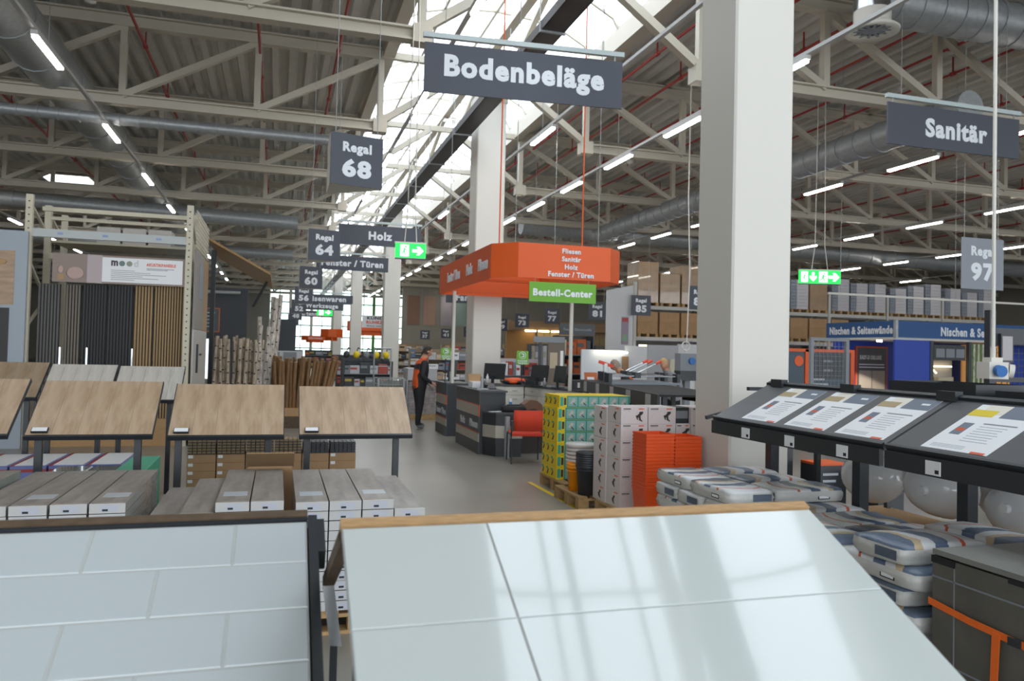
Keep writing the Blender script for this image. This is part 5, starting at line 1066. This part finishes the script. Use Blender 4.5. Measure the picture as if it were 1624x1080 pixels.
for i in range(6):
    for k in range(3):
        x = 12.1+2.75*i+.16+k*.87
        for lev, z in enumerate((2.34, 3.46)):
            if lev == 0 and x > 20.6: continue
            where = '%s slot of %s bay, %s level' % (['left', 'middle', 'right'][k], ORDL[i], ['lower', 'upper'][lev])
            p = thing('wooden_pallet', 'pallet in the %s of the back racks' % where, 'pallet', (x, RY-.05, z), 0, 'pallets in the racks')
            for q in range(5): MB().box(q*.165, q*.165+.12, -.04, 1, .1, .12).build('deck_board', PALLET, p)
            for q in range(3): MB().box(q*.34, q*.34+.1, -.04, 1, 0, .1).build('block_row', PALLET, p)
            t = thing('pallet_load', 'x', 'pallet load', (x, RY-.03, z+.122), 0, 'goods in the back racks')
            if lev == 0 or i == 0 and k < 3 or (i == 2 and k == 2):
                h = .78 if lev == 0 else random.uniform(1.0, 1.5); tag(t, '%s on the %s' % ('big plain cardboard box' if lev == 0 else 'shrink-wrapped cardboard load', where)); MB().bbox(.0, .79, 0, .95, 0, h, .01).build('carton', CARD if lev == 0 else WRAPC, t); MB().box(.0, .79, -.003, 0, h*.5, h*.5+.01).build('seam', CARD2, t)
            else:
                tag(t, 'stacked white cartons on the %s' % where); nl = random.randint(8, 10)
                for q in range(nl):
                    MB().box(0, .26, 0, .95, q*.125, q*.125+.115).build('grey_carton', CARTG, t); MB().box(.27, .79, -.01, .95, q*.125, q*.125+.12).build('white_carton', CARTW, t)
# lit blue display cases below the rack
BLUE = mat('display_blue', '#3458d8', .5, emit=.5); WARM = mat('warm_led', '#ffe6b8', .5, emit=3)
for i, (x0, x1) in enumerate(((12.25, 13.75), (13.95, 15.9), (16.1, 17.6), (18.6, 19.9), (20.0, 21.2))):
    t = thing('lit_display_case', 'blue lit display case with warm edge light, %s from the left' % ORDL[i], 'display case', (x0, RY-.22, 0), 0, 'blue lit cases'); w_ = x1-x0; MB().box(0, w_, .05, .1, 0, 2.05).build('blue_back', BLUE, t)
    MB().box(0, w_, 0, .05, 1.98, 2.05).build('light_strip', WARM, t); MB().box(0, .05, 0, .05, .9, 1.98).build('light_strip', WARM, t); MB().box(w_-.05, w_, 0, .05, .9, 1.98).build('light_strip', WARM, t)
t = thing('rack_end_panel', 'tall white rack end panel with a small poster beside Regal eighty-five', 'panel', (9.62, 22, 0)); MB().add([(0,0,0),(.88,0,0),(.88,.06,0),(0,.06,0),(0,0,3.65),(.88,0,3.85),(.88,.06,3.85),(0,.06,3.65)], [(3,2,1,0),(4,5,6,7),(0,1,5,4),(1,2,6,5),(2,3,7,6),(3,0,4,7)]).build('panel', PW, t); MB().box(.5, .74, -.01, 0, 2.0, 2.85).build('poster', mat('poster_mauve', '#8d7f8c', .6), t); MB().box(.52, .72, -.012, -.01, 2.7, 2.82).build('poster_head', RED, t); MB().box(.54, .7, -.012, -.01, 2.1, 2.3).build('poster_green', mat('poster_green', '#7a9a80', .6), t)
# ------------------------------------------------------------------ blue shower booth
BF = mat('booth_blue_fascia', '#1f4f86', .5); BB = mat('booth_blue', '#2444a8', .5)
bo = thing('shower_booth', 'blue shower booth with white lettered fascia Nischen und Seitenwände', 'booth', (15.2, 16.3, 0))
MB().box(0, .06, .05, 2.65, 2.31, 2.74).build('side_fascia', BF, bo); MB().box(0, 7.5, 0, .05, 2.31, 2.74).build('front_fascia', BF, bo); MB().box(-.03, .05, -.03, .05, 2.28, 2.76).build('corner_strip', GALV, bo)
MB().box(0, 7.5, .05, 2.65, 2.25, 2.31).build('ceiling_panel', WHITE, bo); MB().box(0, 1.12, .02, .08, 0, 2.25).build('blue_panel', BB, bo); MB().box(.0, 7.5, 2.3, 2.36, 0, 2.25).build('back_wall', BB, bo); MB().box(0, .18, 2.1, 2.3, 0, 2.25).build('blue_post', BB, bo)
lettering('Nischen & Seitenwände', LET, bo, (-.004, 1.3, 2.51), width=2.4, height=.22, rot=(R(90), 0, R(-90)), bold=.035)
lettering('Nischen & Seitenwände', LET, bo, (2.75, -.004, 2.5), width=2.6, height=.24, bold=.035)
pf = MB().box(.72, 1.82, 2.26, 2.3, .3, 2.1).build('poster_frame', ORANGE, bo); MB().box(.76, 1.78, 2.25, 2.26, .34, 2.06).build('poster_field', mat('poster_dark', '#55585c', .5), pf); lettering('EASY-D DELUXE', LET, pf, (1.22, 2.245, 1.78), width=.75, height=.12)
MB().box(.82, 1.25, 2.245, 2.25, .4, 1.4).build('door_print', mat('print_steel', '#a8a29a', .5), pf); MB().box(1.28, 1.72, 2.245, 2.25, .4, 1.4).build('door_print', mat('print_steel', '#a8a29a', .5), pf)
for k in range(2): MB().box(.82, 1.7, 2.245, 2.25, 1.56-.08*k, 1.59-.08*k).build('text_line', LET, pf)
MB().cyl((.3,.9,2.2),(.3,.9,2.25), .07, n=12).build('spot_lamp', mat('spot_warm', '#fff0d0', .5, emit=14), bo)
MB().box(1.12, 1.22, .0, .1, 0, 2.25).build('dark_post', DARK, bo); MB().box(1.25, 2.3, .02, .06, 1.75, 2.15).build('header_board', BLACK, bo)
for k in range(3): MB().box(1.32+.33*k, 1.6+.33*k, .012, .02, 1.82, 2.05).build('header_print', GREYP, bo)
MB().box(1.25, 2.35, .5, .55, 0, 1.75).build('shower_wall', mat('shower_beige', '#a9a294', .5), bo); MB().box(1.7, 2.2, .3, .45, .2, 1.3).build('shower_cabinet', mat('shower_cream', '#b5ab92', .5), bo)
MB().tube([(1.3+.02,.3,1.1),(1.32,.3,1.3),(1.4,.3,1.45),(1.52,.3,1.48),(1.62,.3,1.4)], .025, 6).build('lit_arc', WARM, bo); MB().box(1.6, 2.25, .4, .44, 1.56, 1.6).build('lit_shelf', WARM, bo)
MB().box(2.4, 2.48, 0, .1, 0, 2.25).build('dark_post', DARK, bo); bi = MB().box(2.5, 3.3, .02, .05, 0, 2.2).build('forest_print', mat('forest_green', '#5a7a3a', .6, noise=(6, .5)), bo)
for k in range(5): MB().box(2.56+.15*k, 2.62+.15*k, .012, .02, 0, 2.2).build('birch_print', BIRCHW, bi)
MB().box(3.45, 5.2, 1.2, 1.25, 0, 2.2).build('glowing_wall', mat('glowing_orange_wall', '#c48a4a', .6, emit=.35), bo)  # orange wall with a faint glow put into its material; no lamp there
# ------------------------------------------------------------------ mesh panel and posters right of the column
t = thing('mesh_panel', 'grey framed wire mesh panel standing right of the column', 'mesh panel', (9.3, 12, 0))
for x in (0, .77): MB().box(x, x+.07, 0, .06, 0, 2.1).build('frame_post', GREYP, t)
MB().box(.07, .77, 0, .06, 2.04, 2.1).build('frame_top', GREYP, t)
for k in range(12): MB().box(.07, .77, .02, .026, .95+k*.09, .956+k*.09).build('wire', GREYP, t)
for k in range(8): MB().box(.12+k*.085, .126+k*.085, .026, .032, .9, 2.04).build('wire', GREYP, t)
MB().box(.12, .72, .04, .08, 1.35, 1.8).build('black_sheet', BLACK, t)
for z in (1.65, 1.48): MB().box(.3, .5, .034, .04, z, z+.04).build('sheet_print', GREYP, t)
t = thing('info_poster', 'slate posters with orange posts behind the mesh panel', 'poster', (10.9, 15, 0)); SLP = mat('poster_slate', '#4c5a66', .6)
MB().box(0, .55, 0, .04, 0, 1.86).build('slate_sheet', SLP, t); MB().box(.56, .66, -.03, .05, 0, 1.92).build('orange_post', ORANGE, t); MB().box(0, 1.9, -.03, .05, 1.86, 1.93).build('orange_top', ORANGE, t); MB().box(.68, 1.8, 0, .04, 0, 1.86).build('slate_sheet', SLP, t); MB().box(1.8, 1.9, -.03, .05, 0, 1.86).build('orange_post', ORANGE, t)
MB().cyl((.4,-.012,1.65),(.4,0,1.65), .12, n=16).build('orange_ring', ORANGE, t)
for k in range(6): MB().box(.76, 1.0+.1*(k % 3), -.006, 0, 1.7-.12*k, 1.75-.12*k).build('print_line', LGREY, t)
# black stand at the right frame edge
t = thing('black_stand', 'tall black perforated stand with price card at the right edge', 'stand', (8.42, 7.5, 0)); MB().box(0, .1, 0, .08, 0, 2.37).build('post', BLACK, t); MB().box(.1, 1.2, .02, .06, 1.95, 2.15).build('top_beam', BLACK, t); MB().box(.16, .36, -.02, .02, 1.72, 2.08).build('card_frame', BLACK, t); MB().box(.18, .34, -.024, -.02, 1.75, 2.05).build('price_card', mat('tag_grey', '#a9a6a8', .5), t)
for z in (2.2, 2.08): MB().cyl((.05,-.006,z),(.05,0,z), .012, n=8).build('bolt', CHROME, t)
for k in range(9): MB().box(.1, 1.2, .03, .038, 1.2+k*.08, 1.206+k*.08).build('mesh_wire', BLACK, t)
for k in range(12): MB().box(.14+k*.09, .146+k*.09, .03, .038, 1.15, 1.9).build('mesh_wire', BLACK, t)
MB().box(.1, 1.2, .0, .06, 1.48, 1.54).build('mid_beam', BLACK, t)
# ------------------------------------------------------------------ middle distance: shelves with goods
def gondola(x, y, w_, h, rz, levels, label, cols, itemlabel, hr=(.5, .85), wr=(.12, .3), back=DARK, cat='shelf', group=None):
    t = thing('shelf_unit', label, cat, (x, y, 0), rz, 'shelf units'); MB().box(0, w_, .44, .47, 0, h).build('back_panel', back, t)
    for q in (0, w_-.03): MB().box(q, q+.03, 0, .47, 0, h).build('side_post', back, t)
    MB().box(.03, w_-.03, 0, .44, 0, .12).build('base', back, t)
    cs, sn = math.cos(rz), math.sin(rz); lv = (h-.15)/levels; c = 0
    for l in range(levels):
        z = .12+l*lv; c = 0
        if l: MB().box(.03, w_-.03, .02, .44, z, z+.025).build('shelf', GREYP, t)
        q = .05
        while q < w_-.12:
            ww = random.uniform(*wr); ww = min(ww, w_-.05-q)
            if ww < .06: break
            hh = lv*random.uniform(*hr)
            px, py = q, .06+random.uniform(0, .03)
            o = thing('product_pack', 'small pack, %s from the left on the %s shelf of the %s' % (ORD[min(c, 20)], ORDL[l], itemlabel), 'product pack', (x+px*cs-py*sn, y+px*sn+py*cs, z+.026), rz, 'packs on the %s' % itemlabel)
            m_ = random.choice(cols); MB().bbox(0, ww-.015, 0, .3, 0, hh, .006).build('pack', m_, o); MB().box(.01, ww*.7, -.002, 0, hh*.5, hh*.75).build('print', random.choice(cols), o)
            q += ww; c += 1
    return t
CW = [CARTW, CARTG, PAPER, mat('pk_blue', '#5a7a9c', .5), mat('pk_red', '#a8483a', .5), BLACK, mat('pk_beige', '#b5a68c', .5)]
CDK = [BLACK, DARK, GREYP, CARTW, mat('pk_yellow', '#c0a83a', .5), mat('pk_red', '#a8483a', .5)]
gondola(5.4, 20.5, 1.6, 1.5, 0, 3, 'low shelf of cans behind the white column', CW, 'can shelf', wr=(.08, .16), back=CARTW)
gondola(7.05, 19.2, 1.0, 2.16, 0, 4, 'black header shelf with orange cushions behind the counters', [BLACK, mat('cushion_orange', '#a8552c', .8), DARK, mat('pk_beige', '#b5a68c', .5)], 'black header shelf', back=BLACK)
t = thing('header_board', 'black header board with pale lettering over the cushion shelf', 'sign', (7.05, 19.15, 2.17)); MB().box(0, 1.0, 0, .05, 0, .3).build('panel', BLACK, t); lettering('Textile Dämmstoffe', GREYP, t, (.5, -.004, .15), width=.8)
t = thing('info_totem', 'brown and grey info totem left of the black header shelf', 'totem', (6.3, 18.6, 0)); MB().box(.25, .7, 0, .06, 0, 2.08).build('panel', mat('totem_brown', '#6d6258', .6), t); MB().box(-.15, .68, -.02, 0, 1.95, 2.1).build('header', GREYP, t); MB().box(.3, .5, -.008, 0, 1.3, 1.7).build('photo_print', mat('pk_beige', '#b5a68c', .5), t); MB().box(.58, .66, -.008, 0, 1.2, 1.75).build('side_print', PAPER, t); MB().box(.0, .08, 0, .04, 0, 1.95).build('post', BLACK, t)
gondola(8.4, 19.5, 1.3, 1.35, 0, 2, 'white cabinet display with tall white boards', [PAPER, CARTW, PW], 'white board display', hr=(.85, .95), wr=(.3, .5), back=PW)
gondola(9.0, 27.5, 2.6, 2.0, 0, 2, 'shelf of patterned board samples under the tan wall', [mat('pk_beige', '#b5a68c', .5), GREYP, mat('pk_sage', '#9aa08c', .5), mat('pk_ochre', '#b98a3a', .5), CARTW], 'board sample shelf', hr=(.9, .95), wr=(.12, .2))
t = thing('timber_wall_display', 'tan timber panel wall behind the cushion shelf', 'display wall', (11.4, 39, 0)); t.scale = (1.32, 1, 1.12); MB().box(0, 1.2, 0, .1, 0, 2.5).build('warm_panel', mat('warm_pine', '#b08450', .6, noise=(3, .1, (8, 1, 1))), t); MB().box(0, 4.5, -.3, .2, 2.5, 2.95).build('tan_fascia', mat('tan_fascia', '#93785a', .6), t)
for k in range(12): MB().box(1.3+.27*k, 1.55+.27*k, .0, .08, 1.9, 2.5).build('tan_board', mat('tan_board', '#a08a66', .6), t)
for k in range(4): MB().box(.7+.55*k, 1.15+.55*k, -.35, -.3, 2.45, 2.52).build('warm_lamp', mat('warm_lamp_em', '#ffeebb', .5, emit=9), t)
for k, (x, y) in enumerate(((5.6, 30), (7.2, 33), (6.2, 38), (8.6, 42), (10, 47), (7, 50))): gondola(x, y, 2.4, 2.0 if k % 2 else 1.7, 0, 4, 'far goods shelf, %s by distance behind the rear counter' % ORDL[k], CW+[mat('warm_beige_pack', '#c0a480', .5)], 'far goods shelf %s' % ORDL[k], wr=(.2, .45), back=mat('shelf_warm', '#8a7862', .6))
for k, (x, y) in enumerate(((1.9, 24), (2.2, 28.5), (2.4, 34), (2.6, 40))): gondola(x, y, 1.5, 1.3, 0, 3, 'low tool shelf right of the stakes, %s by distance' % ORDL[k], CDK, 'low tool shelf %s' % ORDL[k], wr=(.15, .35))
for k in range(5):
    t = thing('stand_machine', 'dark power tool on top of the low tool shelves, %s from the left' % ORDL[k], 'power tool', (2.0+.3*k, 24.2, 1.302), 0, 'tools on the shelf top'); MB().box(-.1, .1, -.1, .1, 0, .08).build('base', BLACK, t); MB().blob((0,0,.18), .1, .1, .12, 10, 6).build('housing', random.choice([DARK, GREYP, YELLOW, BLACK]), t); MB().tube([(0,0,.25),(.05,0,.4),(.12,0,.35)], .015, 6).build('handle', BLACK, t)
for k, (x, y) in enumerate(((-.6, 61), (2.0, 63), (5.4, 60))): gondola(x, y, 2.4, 1.4, 0, 3, 'very far low shelf before the windows, %s from the left' % ORDL[k], CDK, 'very far shelf %s' % ORDL[k], wr=(.3, .6))
t = thing('dark_stall', 'dark stall block with pale notices behind the tall birch logs', 'stall', (-.35, 32, 0)); MB().box(0, 1.0, 0, .6, 1.5, 2.75).build('dark_block', mat('anthracite_wall', '#3a3e44', .6), t); MB().box(-.3, 1.3, 0, .5, 0, 1.5).build('pale_counter', PW, t)
for x in (-.1, .55): MB().box(x, x+.5, -.02, 0, .95, 1.45).build('notice', GREYP, t)
# wire crates by the man
def crate(x, y, w_, h, lb, m_):
    t = thing('wire_crate', lb, 'crate', (x, y, 0), 0, 'wire crates'); 
    for a in (0, w_):
        for b in (0, .8): MB().box(a-.02, a+.02, b-.02, b+.02, .14, h).build('post', GALV, t)
    for k in range(7): z = .14+k*(h-.14)/6; MB().tube([(0,0,z),(w_,0,z),(w_,.8,z),(0,.8,z),(0,0,z)], .008, 4).build('ring', GALV, t)
    for k in range(10): MB().cyl((w_*k/9, 0, .14), (w_*k/9, 0, h), .006, n=4).build('wire', GALV, t)
    MB().box(.04, w_-.04, .04, .76, .15, h-.04).build('contents', m_, t); MB().box(.0, w_, 0, .8, .0, .14).build('pallet_base', PALLET, t)
crate(2.3, 18.6, .62, .98, 'wire crate with grey wrapped packs left of the man', WRAP); crate(3.0, 18.7, .75, .95, 'wire crate with red cans behind the man', mat('crate_red_white', '#a89a98', .5, noise=(6, .5)))
for k in range(4):
    o = thing('white_carton_stack', 'large white carton on the crate behind the man, %s from the bottom' % ORDL[k], 'carton', (3.02, 18.75, .955+k*.07), 0, 'white cartons behind the man'); MB().bbox(0, .72, 0, .7, 0, .069, .003).build('body', CARTW, o)
t = thing('garment_rail', 'thin grey metal display frame left of the man', 'frame', (2.3, 19.6, 0)); MB().tube([(0,0,0),(0,0,1.7),(.42,0,1.7),(.42,0,0)], .02, 6).build('frame', GALV, t); MB().tube([(0,0,1.25),(.42,0,1.25)], .01, 5).build('shelf_bar', GALV, t)
# ------------------------------------------------------------------ far signs and canopies
t = thing('rest_zone_sign', 'white hanging sign reading Kunden Ruhezone beside a column', 'sign', (4.1, 29.6, 2.62)); MB().box(-.85, .5, -.01, .01, 0, .52).build('panel', PAPER, t); lettering('KUNDEN', INK, t, (-.15, -.012, .41), width=1.0, height=.13, bold=.04); lettering('RUHEZONE', ORANGED, t, (-.1, -.012, .23), width=1.15, height=.13, bold=.04); lettering('Bitte nehmen', GREYP, t, (-.2, -.012, .08), width=.9, height=.08); hang_wires(t, [(-.6, 0), (.3, 0)], .52, 5.34)
t.location = (4.2, 33.2, 2.55)
def far_canopy(x, y, z, w_, h, d, lb, txt=None):
    t = thing('info_canopy', lb, 'canopy', (x, y, z), 0, 'far orange canopies'); MB().prism([(0,.4),(.4,0),(w_-.4,0),(w_,.4),(w_,d),(0,d)], 0, h).build('fascia', ORANGE, t); MB().prism([(.3,.6),(.6,.2),(w_-.6,.2),(w_-.3,.6),(w_-.3,d-.2),(.3,d-.2)], -h*.45, 0).build('lower_fascia', mat('orange_light', '#f2691c', .5), t)
    if txt: lettering(txt, LET, t, (w_/2, -.01, h*.5), width=w_*.5)
    hang_wires(t, [(.4, .6), (w_-.4, .6)], h, 7.7-z)
far_canopy(1.5, 54.5, 2.1, 1.8, .32, 1.2, 'far orange canopy reading Information by the windows', 'Information'); far_canopy(2.55, 49.6, 2.3, 1.3, .5, 1.6, 'small orange canopy between the far columns'); far_canopy(4.2, 49.6, 2.75, 2.6, .62, 1.6, 'larger orange canopy behind the fourth column')
for k, x in enumerate((9.2, 10.4, 11.7, 12.8)):
    o = MB().box(0, .9, 0, .02, 0, 2.2).build('wall_poster', mat('poster_tint%d' % k, ['#8a6a58', '#a88a7a', '#a09aa0', '#8aa09a'][k], .6)); o.location = (x, 58, 3.5); tag(o, 'pale portrait poster high on the far wall, %s from the left' % ORDL[k], 'poster', 'far wall posters')
tag(MB().box(8.8, 44, 58.05, 58.25, 0, 8.2).build('wall_inner', WALLM), 'grey inner wall at the far right', kind='structure')

sl = bpy.data.lights.new('booth_spot', 'SPOT'); sl.energy = 260; sl.spot_size = R(120); sl.color = (1, .85, .65); so = bpy.data.objects.new('booth_spot', sl); COL.objects.link(so); so.location = (15.5, 17.2, 2.18)
t = thing('hanging_cable', 'thin pale power cable hanging left of the big column', 'cable', (8.0, 14.2, 1.92)); MB().tube([(0,0,0),(.04,0,1.5),(-.02,0,3),(0,0,6.03)], .014, 6).build('cable', WHITE, t)
